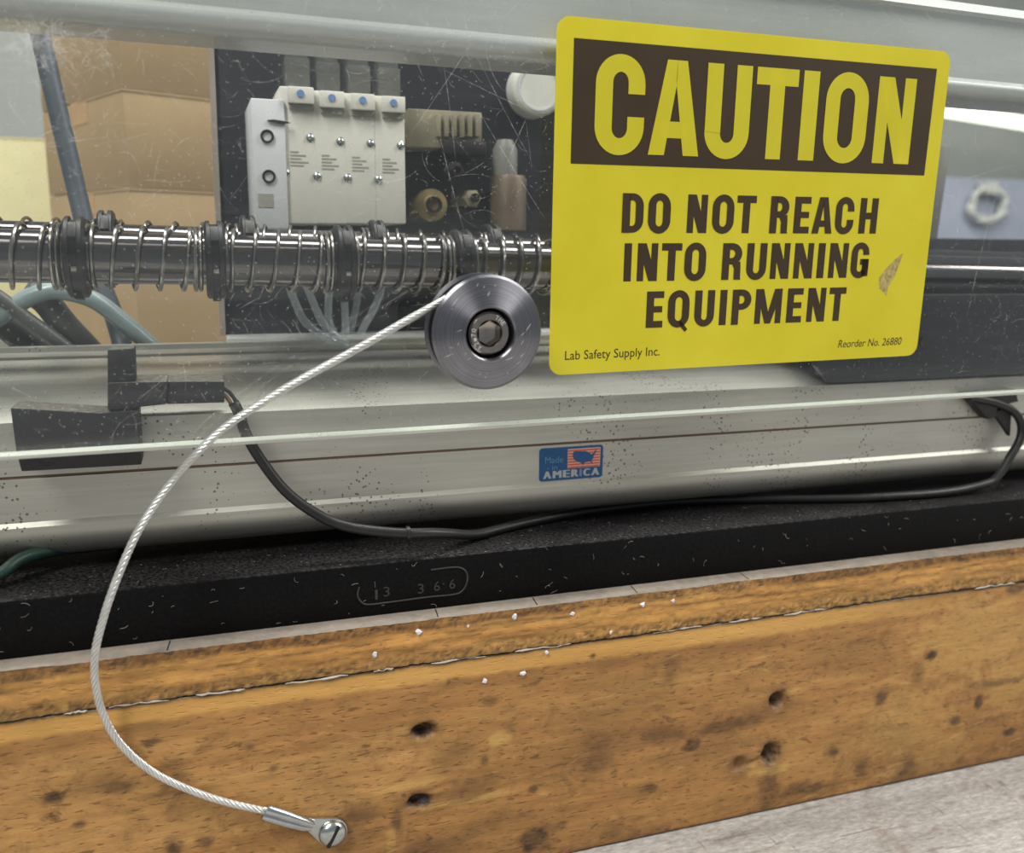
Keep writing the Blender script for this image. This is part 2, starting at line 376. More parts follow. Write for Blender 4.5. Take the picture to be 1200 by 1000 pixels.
# ------------------------------------------------------------------ timber beam: lower plank with knot holes, rough slat on top
BX0, BX1, BY, ZT, ZC = -420.0, 420.0, 5.2, -159.1, -177.4
beam = thing('timber_beam', 'worn golden timber beam with dark knot holes and a rough slat on top', 'beam', (0, BY, ZBENCH))
def face_grid(x0, x1, z0, z1, step, depth_fn, attr_fn, ythick):
    nx = int((x1-x0)/step)+1; nz = int((z1-z0)/step)+1
    xs = np.linspace(x0, x1, nx); zs = np.linspace(z0, z1, nz)
    X, Z = np.meshgrid(xs, zs, indexing='ij')
    D = depth_fn(X, Z); A = attr_fn(X, Z)
    mb = MB(); mb.v = list(map(tuple, np.stack([X, BY+D, Z], -1).reshape(-1, 3)))
    I = np.arange(nx*nz).reshape(nx, nz)
    mb.f = list(map(tuple, np.stack([I[:-1, :-1], I[1:, :-1], I[1:, 1:], I[:-1, 1:]], -1).reshape(-1, 4)))
    mb.mi = [0]*len(mb.f); A = A.reshape(-1, 4)
    # sides and back close the plank
    o = len(mb.v); yb = BY+ythick
    mb.v += [(x0, yb, z0), (x1, yb, z0), (x1, yb, z1), (x0, yb, z1)]
    mb.f += [(o, o+3, o+2, o+1),
             tuple(I[:, -1])+(o+2, o+3), tuple(I[::-1, 0])+(o, o+1), tuple(I[0, :])[::1]+(o+3, o), tuple(I[-1, ::-1])+(o+1, o+2)]
    mb.mi += [0, 1, 1, 1, 1]
    mb.attr = np.concatenate([A, np.tile([[0, 0, 0, 1.0]], (4, 1))])
    return mb
def fnoise(X, Z, seed, fx, fz, octs=4):
    rs = np.random.RandomState(seed); out = np.zeros_like(X); amp = 1; tot = 0
    for o in range(octs):
        gx, gz = X*fx*2**o, Z*fz*2**o
        ix, iz = np.floor(gx).astype(int), np.floor(gz).astype(int); u, v = gx-ix, gz-iz
        u = u*u*(3-2*u); v = v*v*(3-2*v)
        T = rs.rand(512, 512); g = lambda a, b: T[a % 512, b % 512]
        out += amp*((g(ix, iz)*(1-u)+g(ix+1, iz)*u)*(1-v)+(g(ix, iz+1)*(1-u)+g(ix+1, iz+1)*u)*v); tot += amp; amp *= 0.5
    return out/tot
def at_face(px, py): p = P(px, py, BY); return p.x, p.z
holes = [(497, 858, 11, 7, 6, 1.0), (490, 940, 12, 6, 5, 1.0), (912, 821, 10, 9, 6, 0.9), (903, 884, 11, 11, 6, 0.95), (866, 897, 9, 8, 3, 0.55)]
stains = [(625, 985, 20, 16, .75), (640, 972, 30, 10, .35), (700, 895, 22, 24, .35), (530, 890, 25, 18, .22), (780, 860, 26, 10, .30), (855, 850, 40, 8, .45),
          (900, 930, 14, 40, .40), (810, 876, 12, 10, .6), (1032, 820, 10, 12, .6), (1090, 768, 9, 7, .65), (1075, 790, 10, 16, .3), (1147, 822, 7, 10, .6), (1183, 858, 10, 5, .7),
          (1120, 845, 10, 6, .45), (1010, 900, 10, 14, .45), (1060, 905, 16, 8, .45), (1065, 898, 14, 18, .4), (940, 925, 40, 10, .5), (975, 882, 9, 8, .5), (1170, 800, 60, 6, .4),
          (60, 936, 9, 7, .75), (136, 921, 14, 10, .45), (178, 870, 9, 4, .6), (203, 993, 9, 9, .7), (240, 987, 8, 6, .5), (293, 875, 6, 4, .5), (322, 901, 6, 4, .5), (205, 915, 16, 22, .3),
          (95, 967, 6, 4, .6), (420, 960, 26, 20, .28), (500, 995, 50, 14, .3), (760, 925, 9, 5, .7), (625, 925, 6, 4, .7), (695, 769, 4, 3, .7), (465, 962, 6, 12, .5), (545, 930, 34, 14, .28),
          (568, 892, 5, 5, .5), (575, 822, 8, 6, .4), (785, 790, 12, 20, .3), (880, 960, 60, 10, .35), (750, 985, 40, 8, .35), (1190, 690, 14, 8, .6), (830, 880, 60, 20, .18), (980, 770, 50, 16, .12), (400, 890, 40, 30, .10)]
fresh = [(900, 903, 24, 6, .9), (585, 866, 12, 8, .7), (545, 938, 60, 4, .7), (480, 920, 40, 4, .6), (1150, 715, 40, 6, .6), (1165, 735, 60, 12, .45), (460, 985, 6, 14, .5), (1050, 830, 60, 30, .22), (1100, 880, 50, 24, .25), (925, 812, 16, 5, .5), (545, 700, 20, 4, .5), (1050, 906, 30, 4, .6), (1150, 745, 110, 50, .5), (1060, 850, 70, 40, .35), (1185, 800, 50, 40, .4)]
PXMM = 0.345
def blob(X, Z, px, py, a, b, warp, tilt=-0.12):
    cx, cz = at_face(px, py); dx = X-cx; dz = Z-cz; dz2 = dz+dx*tilt*0
    return np.sqrt((dx/(a*PXMM))**2+(dz2/(b*PXMM))**2)+warp
def depth_plank(X, Z):
    W = (fnoise(X, Z, 5, 0.25, 0.4)-0.5)
    D = (fnoise(X, Z, 1, 0.012, 0.10)-0.5)*0.8+(fnoise(X, Z, 2, 0.15, 0.35)-0.5)*0.35
    for px, py, a, b, d, s in holes:
        r = blob(X, Z, px, py, a*1.2, b*1.35, W*0.6); D += d*np.clip(1.15-r, 0, 1)**0.8
    cx, cz = at_face(885, 893); r = np.sqrt(((X-cx)/9)**2+((Z-cz-0.2*(X-cx))/2.0)**2)+W*0.5; D += 1.6*np.clip(1-r, 0, 1)
    D += np.clip((Z-(ZC-1.2))/1.2, 0, 1)**2*1.2                       # eased upper arris
    D += np.clip(((ZBENCH+1.5)-Z)/1.5, 0, 1)**2*1.2
    for px, py, l in ((560, 935, 60), (500, 928, 46), (455, 985, 10), (640, 905, 46)):
        cx, cz = at_face(px, py); k = 0.18
        D += 0.5*np.clip(1-np.sqrt(((X-cx)/(l*PXMM))**2+((Z-cz-k*(X-cx))/1.3)**2)-W*0.6, 0, 1)
    return D
def wear_plank(X, Z):
    W = (fnoise(X, Z, 9, 0.25, 0.35)-0.5); A = np.zeros(X.shape+(4,)); A[..., 3] = 1
    R = np.zeros_like(X); B = np.zeros_like(X)
    for px, py, a, b, d, s in holes:
        r = blob(X, Z, px, py, a*1.2, b*1.35, W*0.7); R = np.maximum(R, s*np.clip((1.35-r)/0.5, 0, 1)); R = np.maximum(R, 0.5*np.clip((2.2-r)/1.3, 0, 1))
    for px, py, a, b, s in stains:
        r = blob(X, Z, px, py, a*1.15, b*1.15, W*1.3); R = np.maximum(R, min(.9, s*1.4)*np.clip((1.3-r)/0.8, 0, 1))
    for px, py, a, b, s in fresh:
        r = blob(X, Z, px, py, a*1.1, b*1.1, W*1.6); B = np.maximum(B, s*np.clip((1.2-r)/0.5, 0, 1))
    edge = np.clip((Z-(ZC-9.5+1.6*W-0.004*X))/2.0, 0, 1); G = edge*np.clip((150-X)/90, 0, 1)*0.95
    low = np.clip((ZBENCH+16-Z)/16, 0, 1)*np.clip(0.25+W*1.4, 0, 1); R = np.maximum(R, low*0.75)
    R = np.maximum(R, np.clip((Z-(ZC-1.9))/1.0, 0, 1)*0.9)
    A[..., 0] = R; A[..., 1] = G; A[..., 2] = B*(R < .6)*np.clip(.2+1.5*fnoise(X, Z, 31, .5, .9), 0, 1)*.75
    return A
face_grid(BX0, BX1, ZBENCH, ZC-0.5, 0.95, depth_plank, wear_plank, 95).build('plank', [M['plank'], M['grey_wood']], beam, (0, BY, ZBENCH), smooth=60)
def depth_slat(X, Z):
    D = (fnoise(X, Z, 21, 0.05, 0.25)-0.5)*2.0+(fnoise(X, Z, 22, 0.5, 0.8)-0.5)*0.9
    low = np.clip((ZC+5.5-Z)/5, 0, 1); D += low*(fnoise(X, Z, 23, 0.7, 1.0)-0.35)*1.4
    top = np.clip((Z-(ZT-3))/3, 0, 1); D += top*(fnoise(X, Z, 24, 0.6, 0.8)-0.2)*1.0
    return D-0.3
def wear_slat(X, Z):
    A = np.zeros(X.shape+(4,)); A[..., 3] = 1; W = fnoise(X, Z, 25, 0.5, 0.9)
    low = np.clip((ZC+7-Z)/4, 0, 1); top = np.clip((Z-(ZT-5))/3, 0, 1)
    band = np.clip(1-np.abs(Z-(ZT-6.5+(fnoise(X, Z*0, 26, 0.02, 1)-.5)*6))/0.8, 0, 1)*(fnoise(X, Z, 27, 0.03, 0.2) > .45)
    W2 = fnoise(X, Z, 28, 0.9, 1.4); tb_ = np.clip((Z-(ZT-3.2-3*fnoise(X, Z*0, 29, .05, 1)))/1.5, 0, 1); st_ = np.clip(fnoise(X, Z, 30, .02, .9)*2.2-1.25, 0, 1)
    A[..., 0] = np.maximum.reduce([np.clip(W2*1.9-.55, 0, 1)*low*0.95, tb_*np.clip(W2*1.3+.1, 0, 1)*.85, band*0.7, st_*.7, np.clip(((ZC+1.3)-Z)/1, 0, 1)*.9])
    A[..., 1] = (1-low)*(1-top)*0.35; A[..., 2] = low*np.clip(.9-W, 0, 1)*0.8
    return A
face_grid(BX0, BX1, ZC+0.5, ZT, 0.95, depth_slat, wear_slat, 95).build('slat', [M['slat'], M['grey_top']], beam, (0, BY, ZBENCH), smooth=60)
for px, py in ((195, 765), (512, 722), (626, 706), (740, 690), (865, 672)):
    c_ = PZ(px, py, ZT); mb = MB(); mb.box(-.25, .25, BY+1.2, BY+9.6, ZT-.5, ZT+.03, 0, Matrix.Translation((c_.x, 0, 0)) @ Matrix(((1, .12, 0, -.12*BY), (0, 1, 0, 0), (0, 0, 1, 0), (0, 0, 0, 1))))
    mb.build('saw_cut', M['slot'], beam, (0, BY, ZBENCH), smooth=0)
# glue line squeezed out of the joint: broken lumps
gl = MB(); x = -330.0
while x < 330:
    L = random.uniform(6, 26)
    if random.random() < (0.9 if -260 < x < 40 else 0.35):
        pts = [(x+L*i/8, BY-0.3+random.uniform(-.2, .4), ZC+0.1+random.uniform(-.35, .35)) for i in range(9)]
        gl.tube(pts, [0.12]+[random.uniform(.12, .5) for _ in range(7)]+[0.12], 6)
    x += L+random.uniform(2, 18)
gl.build('glue_bead', M['glue'], beam, (0, BY, ZBENCH), kind='stuff')
for (px, py, r) in [(439, 766, 5), (490, 741, 4), (603, 722, 4.5), (670, 719, 3.5), (753, 709, 4), (568, 798, 3.5), (613, 789, 4), (640, 765, 2.5), (548, 733, 3.5), (788, 704, 4), (715, 741, 3)]:
    x, z = at_face(px, py); mb = MB(); k = r*PXMM*1.15
    n = 7; ring = [(x+k*random.uniform(.5, 1.1)*cos(2*pi*i/n), BY-0.2, z+k*random.uniform(.5, 1.1)*sin(2*pi*i/n)) for i in range(n)]
    back = [(a, BY+0.8, c_) for a, _, c_ in ring]; tip = [(x+(a-x)*.5, BY-1.0, z+(c_-z)*.5) for a, _, c_ in ring]
    mb.add(back+ring+tip, [(i, (i+1) % n, n+(i+1) % n, n+i) for i in range(n)]+[(n+i, n+(i+1) % n, 2*n+(i+1) % n, 2*n+i) for i in range(n)]+[tuple(range(2*n, 3*n)), tuple(range(n-1, -1, -1))])
    mb.build('chip', M['chip'], beam, (0, BY, ZBENCH), smooth=0)

# ------------------------------------------------------------------ black steel bar with a cast outline and number
ZB0, ZB1, BARY = ZT+0.05, -137.7, 15.0
bar = thing('steel_bar', 'black steel bar with a raised number panel lying on the timber beam', 'bar', (0, BARY, ZB0))
MB().box(-430, 430, BARY, 80, ZB0, ZB1).build('bar_body', M['black_steel'], bar, (0, BARY, ZB0), bevel=1.0)
def fpt(px, py): p = P(px, py, BARY); return Vector((p.x, BARY-0.05, p.z))
out = spline([fpt(421, 688), fpt(419, 697), fpt(422, 704), fpt(430, 708.5), fpt(455, 706), fpt(500, 700), fpt(530, 697), fpt(541, 693), fpt(547, 683), fpt(547, 672), fpt(541, 666), fpt(530, 665), fpt(505, 668)], 5)
MB().tube(out, 0.38, 6).build('raised_outline', M['worn_black'], bar, (0, BARY, ZB0))
mb = MB(); rl = random.Random(5)                      # lint and swarf clinging to the bar
for _ in range(90):
    x, z, a_, L, k_ = rl.uniform(-290, 230), rl.uniform(ZB0+1, ZB1-1), rl.uniform(0, 6.3), rl.uniform(.5, 3.2), rl.uniform(-1.2, 1.2)
    pts = []
    for i in range(6):
        pts.append((x, BARY-0.06-.05*i*(i < 3), min(max(z, ZB0+.3), ZB1-.5))); x += L/5*cos(a_); z += L/5*sin(a_); a_ += k_*.5
    mb.tube(pts, rl.uniform(.05, .1), 4)
for _ in range(160):
    x, y = rl.uniform(-290, 260), rl.uniform(BARY+1, BARY+34); L = rl.uniform(.3, 1.6); a_ = rl.uniform(0, 6.3)
    mb.tube([(x, y, ZB1+.08), (x+L*.5*cos(a_), y+L*.5*sin(a_), ZB1+.12), (x+L*cos(a_+.6), y+L*sin(a_+.6), ZB1+.08)], rl.uniform(.06, .13), 4)
mb.build('lint', M['worn_lint'], bar, (0, BARY, ZB0), kind='stuff')
def text_mesh(body, size, name, extrude=0.0):
    cu = bpy.data.curves.new('lettering', 'FONT'); cu.body = body; cu.size = size; cu.extrude = extrude; cu.resolution_u = 3
    o = bpy.data.objects.new('lettering', cu); col.objects.link(o)
    dg = bpy.context.evaluated_depsgraph_get(); dg.update()
    me = bpy.data.meshes.new_from_object(o.evaluated_get(dg)); bpy.data.objects.remove(o); bpy.data.curves.remove(cu)
    v = [(p.co.x, p.co.y, p.co.z) for p in me.vertices]; f = [tuple(p.vertices) for p in me.polygons]; bpy.data.meshes.remove(me)
    return v, f
def fit_text(mb, body, x0, x1, z0, z1, y, th=0.0, mi=0, xf=None, shear=0.0, strike=0.0):
    v, f = text_mesh(body, 10.0, 'x', 0.5 if th else 0.0)
    xs = [a[0] for a in v]; zs = [a[1] for a in v]; ax, bx, az, bz = min(xs), max(xs), min(zs), max(zs)
    o = []
    for a, b, c_ in v:
        X = x0+(a-ax)/(bx-ax)*(x1-x0); Z = z0+(b-az)/(bz-az)*(z1-z0); o.append((X+shear*(Z-z0), y-c_*th, Z))
    if xf: o = [xf(p) for p in o]
    mb.add(o, f, mi)
dg_ = MB()
for ch, pxc, pyc in (('1', 441, 697), ('3', 453, 693.5), ('3', 493, 690), ('6', 512, 687), ('6', 530, 684.5)):
    c = fpt(pxc, pyc); fit_text(dg_, ch, c.x-(0.5 if ch == '1' else 1.2), c.x+(0.5 if ch == '1' else 1.2), c.z-2.0, c.z+2.0, BARY, 0.35)
dg_.build('raised_number', M['worn_black'], bar, (0, BARY, ZB0), smooth=0)

# ------------------------------------------------------------------ aluminium extrusion
EY = 40.0
def extrusion_profile():
    p = [(EY, -80.1), (EY, -99.8), (EY+0.5, -100.0), (EY+0.5, -100.7), (EY, -100.9), (EY, -117.3), (EY-1.5, -118.9), (EY-1.5, -120.8)]
    for k in range(1, 9):
        a = k/8*pi/2; p.append((EY-1.5+14*(1-cos(a)), -120.8-12.5*sin(a)))
    p += [(135, -133.3), (150, -120), (150, -63.6), (144, -63.6), (144, -66.0), (128, -66.3), (128, -69.0), (123, -69.0), (123, -67.0), (74, -69.2), (70, -69.4)]
    return p
prof = extrusion_profile(); mis = [0]*len(prof)
for i in (1, 2, 3): mis[i] = 1
ext = thing('aluminium_extrusion', 'long grey aluminium extrusion with specked face and thin groove above the black bar', 'extrusion', (0, 90, ZB1))
MB().extrude_x(prof, -440, 760, mis).build('profile', [M['alu'], M['groove']], ext, (0, 90, ZB1), bevel=0.0, smooth=30)
for x in (-380, 380): MB().box(x-25, x+25, 60, 79, ZB1, -133.2).build('foot', M['dark'], ext, (0, 90, ZB1))
# small light speck of filler on the lower curve
# ------------------------------------------------------------------ blue country-of-origin sticker
stp = P(669, 543, EY)
st = thing('origin_sticker', 'small blue sticker with striped map panel on the aluminium extrusion', 'sticker', (stp.x, EY, stp.z))
cs = [P(632, 526, EY), P(707, 521, EY), P(705.5, 559, EY), P(631.5, 565, EY)]
def stq(u, v):      # u, v in 0..1 from the lower left
    a = cs[3].lerp(cs[2], u); b = cs[0].lerp(cs[1], u); q = a.lerp(b, v); return (q.x, q.z)
def rounded(pts_fn, ru, rv, n=5):
    o = []
    for cu_, cv_, a0 in ((1-ru, 1-rv, 0), (ru, 1-rv, 90), (ru, rv, 180), (1-ru, rv, 270)):
        for k in range(n+1):
            a = radians(a0+90*k/n); o.append(pts_fn(cu_+ru*cos(a), cv_+rv*sin(a)))
    return o
MB().prism_xz(rounded(stq, 0.05, 0.1), EY-0.15, EY).build('backing', M['blue'], st, (stp.x, EY, stp.z), smooth=0)
mb = MB()
def stpoly(mb, uv, y, mi=0):
    pts = [stq(*q) for q in uv]; mb.add([(x, y, z) for x, z in pts], [tuple(range(len(pts)))], mi)
stpoly(mb, [(.44, .34), (.955, .34), (.955, .93), (.44, .93)], EY-0.17, 0)
for k in range(7):
    v0 = .345+k*.084; stpoly(mb, [(.445, v0), (.945, v0), (.945, v0+.046), (.445, v0+.046)], EY-0.19, 1)
mb.build('striped_panel', [M['sticker_pink'], M['sticker_red']], st, (stp.x, EY, stp.z), smooth=0)
usa = [(0.53, .84), (.56, .86), (.64, .84), (.72, .84), (.76, .80), (.79, .77), (.81, .73), (.84, .76), (.87, .84), (.89, .88), (.885, .78), (.86, .72), (.85, .66), (.845, .60), (.82, .55), (.835, .44), (.825, .43), (.80, .51), (.74, .50), (.70, .48), (.69, .41), (.67, .44), (.64, .50), (.60, .53), (.55, .58), (.525, .66), (.515, .76)]
mb = MB(); stpoly(mb, usa, EY-0.22); mb.build('country_outline', M['blue'], st, (stp.x, EY, stp.z), smooth=0)
mb = MB()
def st_text(s, u0_, u1_, v0, v1, mi, bold=False):
    v, f = text_mesh(s, 10, 'x'); xs = [a[0] for a in v]; zs = [a[1] for a in v]; ax, bx, az, bz = min(xs), max(xs), min(zs), max(zs)
    for kk, off in enumerate((0, .012, .024) if bold else (0,)):
        o = []
        for a, b, _ in v:
            q = stq(u0_+off+(a-ax)/(bx-ax)*(u1_-u0_-(.024 if bold else 0)), v0+(b-az)/(bz-az)*(v1-v0)); o.append((q[0], EY-0.20-0.02*kk, q[1]))
        mb.add(o, f, mi)
st_text('Made', .09, .37, .54, .74, 1); st_text('- in', .12, .28, .33, .48, 1)
for ch, a, b in (('A', .06, .19), ('M', .21, .35), ('E', .37, .48), ('R', .50, .62), ('I', .635, .665), ('C', .69, .80), ('A', .82, .95)): st_text(ch, a, b, .08, .30, 0, True)
mb.build('lettering', [M['sticker_silver'], M['sticker_dim']], st, (stp.x, EY, stp.z), smooth=0)

# ------------------------------------------------------------------ back panel and lower ledge
PYB = 170.0
def xz(px, py, Y): p = P(px, py, Y); return (p.x, p.z)
a0 = xz(251, 42, PYB); a1 = xz(265, 402, PYB); st0 = xz(1090, 279, PYB)
pan = [(a1[0], -62), (a0[0], 128), (178, 128), (178, st0[1]), (900, st0[1]), (900, -62)]
pn = thing('back_panel', 'dark navy machine back panel standing behind the two spring shafts', 'panel', (0, PYB, -62))
MB().prism_xz(pan, PYB, PYB+6).build('panel_sheet', M['navy'], pn, (0, PYB, -62), bevel=0.4)
mb = MB(); mb.prism_xz([(a1[0]-2.6, -62), (a0[0]-2.6, 128), (a0[0], 128), (a1[0], -62)], PYB-2, PYB+6)
mb.build('edge_strip', M['panel_edge'], pn, (0, PYB, -62))
MB().box(a1[0], 900, PYB-19.5, PYB+10, -75, -62).build('foot_rail', M['alu_rail'], pn, (0, PYB, -62), bevel=0.5)
MB().box(a1[0], 900, PYB-19.9, 262, -120, -75).build('cross_beam', M['dark'], pn, (0, PYB, -62))
for x in (-150, 700): MB().box(x-20, x+20, 200, 260, ZBENCH, -120).build('leg', M['dark'], pn, (0, PYB, -62))

# ------------------------------------------------------------------ shafts, springs and collars
SL = -0.0173; RR = 10.1
def zf(x): return -21.6+SL*(x+283)
def zr(x): return -18.0+SL*(x+283)
def shaft(name, Y, zfn, label):
    mb = MB(); A = Vector((-430, Y, zfn(-430))); B = Vector((560, Y, zfn(560)))
    mb.tube([A, A.lerp(B, .25), A.lerp(B, .5), A.lerp(B, .75), B], RR, 48)
    o = mb.build(name, M['shaft'], base=(60, Y, zfn(60))); return tag(o, label, 'shaft')
shaft('steel_shaft', 75, zf, 'front polished steel shaft threaded through springs and black collars')
shaft('steel_shaft', 107, zr, 'rear polished steel shaft partly hidden behind the front shaft')
for xe in (-425, 545):
    mb = MB(); mb.box(xe-12, xe+12, 55, 127, -62.5, 25); o = mb.build('bearing_block', M['dark'], base=(xe, 90, -63), bevel=1)
    tag(o, 'dark bearing block carrying the %s ends of both steel shafts' % ('left' if xe < 0 else 'right'), 'block')
    MB().box(xe-12, xe+12, 55, 120, -67.5 if xe > 0 else -67.5, -62.4).build('shim', M['dark'], o, (xe, 90, -63))
def helix(x0, x1, Y, zfn, ang0, wires=0.85, R=12.2, pitch=9.3, close0=1.0, close1=2.0, pc=2.0):
    mb = MB(); pts = []; ang = ang0; x = x0; dA = 2*pi/26
    total = x1-x0; 
    while x < x1:
        pts.append((x, Y+R*cos(ang), zfn(x)+R*sin(ang)))
        d0, d1 = (x-x0), (x1-x)
        p_ = pitch
        if d0 < close0*pc: p_ = pc
        if d1 < close1*pc: p_ = pc
        x += p_*dA/(2*pi); ang -= dA
    mb.tube(pts, wires, 7); return mb
collF = [-307.5, -256.0, -205.0, -153.2, -101.9, -50.5, 0.5, 52]
def collar(x, Y, zfn, label, grp, w_=7.6):
    t_ = thing('shaft_collar', label, 'collar', (x, Y, zfn(x)-16), None, grp)
    b = (x, Y, zfn(x)-16); c = (x, Y, zfn(x)); h = w_/2
    MB().lathe([(RR+.05, -h), (14.6, -h), (15.6, -h+.8), (15.6, -h+2.2), (14.2, -h+2.4), (14.2, h-2.6), (15.6, h-2.4), (15.6, h-.8), (14.6, h), (RR+.05, h)], 'X', 48, c).build('ring', M['dark'], t_, b)
    mb = MB()
    for a in (20, 140, 262):
        R_ = Matrix.Translation(c) @ Matrix.Rotation(radians(a), 4, 'X'); mb.box(-1.6, 1.6, 12, 16.4, -3.6, 3.6, 0, R_)
    mb.build('clamp_lug', M['dark'], t_, b, bevel=0.3)
    mb = MB(); R_ = Matrix.Translation(c) @ Matrix.Rotation(radians(196), 4, 'X')
    mb.box(-1.1, 1.1, 13.5, 15.2, -1.1, 1.1, 0, R_); mb.build('set_screw', M['spring'], t_, b, bevel=.3)
    return t_
place = ['leftmost', 'second from the left', 'third from the left', 'fourth from the left']
offs = ['out of frame at far left', 'nearest the left edge', 'below the right edge of the tan cartons', 'under the white valves', 'just above the pulley', 'hidden behind the sign']
for i, x in enumerate(collF):
    if x < -290 or x > -40: continue
    lb = {1: 'black shaft collar on front shaft nearest the left edge of the photo', 2: 'black shaft collar on front shaft in front of the dark panel edge', 3: 'black shaft collar on front shaft below the white valves', 4: 'black shaft collar on front shaft just above the pulley', 5: 'black shaft collar on front shaft at the left edge of the sign'}[i]
    collar(x, 75, zf, lb, 'black collars on the shafts')
sl = {0: 'steel compression spring on front shaft running out of the left edge', 1: 'steel compression spring on front shaft between the first two collars in front of tan cartons', 2: 'steel compression spring on front shaft in front of the white valves', 3: 'steel compression spring on front shaft left of the pulley top', 4: 'steel compression spring on front shaft between the pulley and the sign'}
for i in range(5):
    x0, x1 = collF[i]+4.2, collF[i+1]-4.2
    if i == 0: x0 = -330
    mb = helix(x0, x1, 75, zf, 1.2+i*0.9, pitch=9.3-0.25*i, close0=1.0 if i else 0, close1=2.6)
    o = mb.build('compression_spring', M['spring'], base=((x0+x1)/2, 75, zf((x0+x1)/2)-12)); tag(o, sl[i], 'spring', 'springs on the front shaft')
collR = [-302.5, -247, -190, -133, -78, -24]
for i, lb in ((1, 'black collar on rear shaft peeping over the leftmost front collar'), (2, 'black collar on rear shaft left of the white valves base'), (3, 'black collar on rear shaft under the white valves'), (4, 'black collar on rear shaft above and right of the pulley')):
    collar(collR[i], 107, zr, lb, 'black collars on the shafts', 6.5)
sl = {0: 'rear shaft compression spring at the left edge behind the front spring', 1: 'rear shaft compression spring in front of the tan cartons', 2: 'rear shaft compression spring below the manifold end block', 3: 'rear shaft compression spring between valves and pulley', 4: 'rear shaft compression spring beside the left edge of the sign'}
for i in range(5):
    x0, x1 = collR[i]+3.6, collR[i+1]-3.6
    mb = helix(max(x0, -330), x1, 107, zr, 0.3+i*1.3, wires=.7, R=11.5, pitch=11, close0=1, close1=1.5)
    o = mb.build('compression_spring', M['spring'], base=((x0+x1)/2, 107, zr((x0+x1)/2)-12)); tag(o, sl[i], 'spring', 'springs on the rear shaft')

# ------------------------------------------------------------------ valve manifold on the panel
VY = 128.0
mb0 = (P(385, 268, VY).x, PYB, P(385, 268, VY).z)
vm = thing('valve_manifold', 'white pneumatic valve manifold of four valves mounted on the dark panel', 'valve', mb0)
def vbox(px0, py0, px1, py1, Y0, Y1): a = P(px0, py0, Y0); b = P(px1, py1, Y0); return (a.x, b.x, Y0, Y1, min(a.z, b.z), max(a.z, b.z))
MB().box(*vbox(300, 268, 333, 117, VY-4, PYB-.05)).build('end_block', M['valve_grey'], vm, mb0, bevel=.6)
eb = [o for o in bpy.data.objects if o.name.startswith('end_block')][0]
for px, py in ((313, 160), (315, 207)):
    c = P(px, py, VY-4); MB().lathe([(3.0, -1.0), (3.0, 1.5), (1.9, 1.5), (1.9, -.3), (2.3, -1.0)], 'Y', 24, c).build('port', M['dark'], vm, mb0)
    MB().lathe([(0.05, .8), (1.95, .8), (1.95, 1.2), (.05, 1.2)], 'Y', 16, c).build('port_bore', M['slot'], vm, mb0)
c = P(327, 143, VY-4.4)
MB().prism_xz([(c.x-5.2, c.z+.5), (c.x-2, c.z-.4), (c.x+2, c.z-.7), (c.x+5.2, c.z-.2), (c.x+3, c.z+.35), (c.x-2.5, c.z+.9)], VY-5.2, VY-4).build('lever', M['slot'], vm, mb0)
c = P(311, 235, VY-4)
MB().box(c.x-3.2, c.x+3.6, VY-4.3, VY-4, c.z-3, c.z+3).build('rating_label', M['print_grey'], vm, mb0)
vx = [(333, 367.6), (369.8, 403), (405.2, 438.6), (440.8, 474)]
top = [103, 108, 111, 114]
for i, (xa, xb) in enumerate(vx):
    bx = vbox(xa, 262+0*i, xb, top[i], VY-2, PYB-.05)
    v = MB().box(*bx).build('valve_body', M['valve'], vm, mb0, bevel=.7)
    w_ = bx[1]-bx[0]; zt_ = bx[5]
    MB().box(bx[0]+w_*.22, bx[1]-w_*.03, VY-6, VY-1.9, zt_-7.6, zt_-.4).build('pilot_cap', M['valve'], v, mb0, bevel=.5)
    MB().box(bx[0]+w_*.26, bx[1]-w_*.03, VY-3.6, VY-1.9, zt_-10, zt_-7.6).build('cap_recess', M['print_grey'], v, mb0, bevel=.2)
    MB().lathe([(.05, -.5), (1.6, -.5), (1.7, 0), (1.7, 1), (.05, 1)], 'Y', 20, (bx[0]+w_*.58, VY-6.2, zt_-3.4)).build('manual_button', M['blue_button'], v, mb0)
    MB().box(bx[0]+w_*.22, bx[1]-w_*.06, VY+2, VY+20, zt_, zt_+13.5).build('plug', M['connector'], v, mb0, bevel=.6)
    MB().box(bx[0]+w_*.26, bx[1]-w_*.10, VY+4, VY+18, zt_+13.5, zt_+24).build('plug_cover', M['connector'], v, mb0, bevel=.6)
    for fx, fz in ((.86, -22), (-.02+.12, -38)):
        MB().lathe([(.05, -1.1), (.9, -1.0), (1.5, -.5), (2.0, 0), (2.0, .8), (.05, .8)], 'Y', 18, (bx[0]+w_*fx, VY-2.2, zt_+fz)).build('screw', M['zinc'], v, mb0)
    for kk in range(5):
        zz = zt_-29-kk*1.5
        MB().box(bx[0]+w_*.25, bx[0]+w_*(.5+.07*((kk*3) % 5)), VY-2.15, VY-1.95, zz, zz+.7).build('rating_print', M['print_grey'], v, mb0, smooth=0)
for xa, xb in zip([v_[1] for v_ in vx[:-1]], [v_[0] for v_ in vx[1:]]):
    MB().box(*vbox(xa+.1, 261, xb-.1, 118, VY-1.7, PYB-8)).build('gap_shade', M['slot'], vm, mb0)  # dark strips added to paint the shade in the gaps between valves
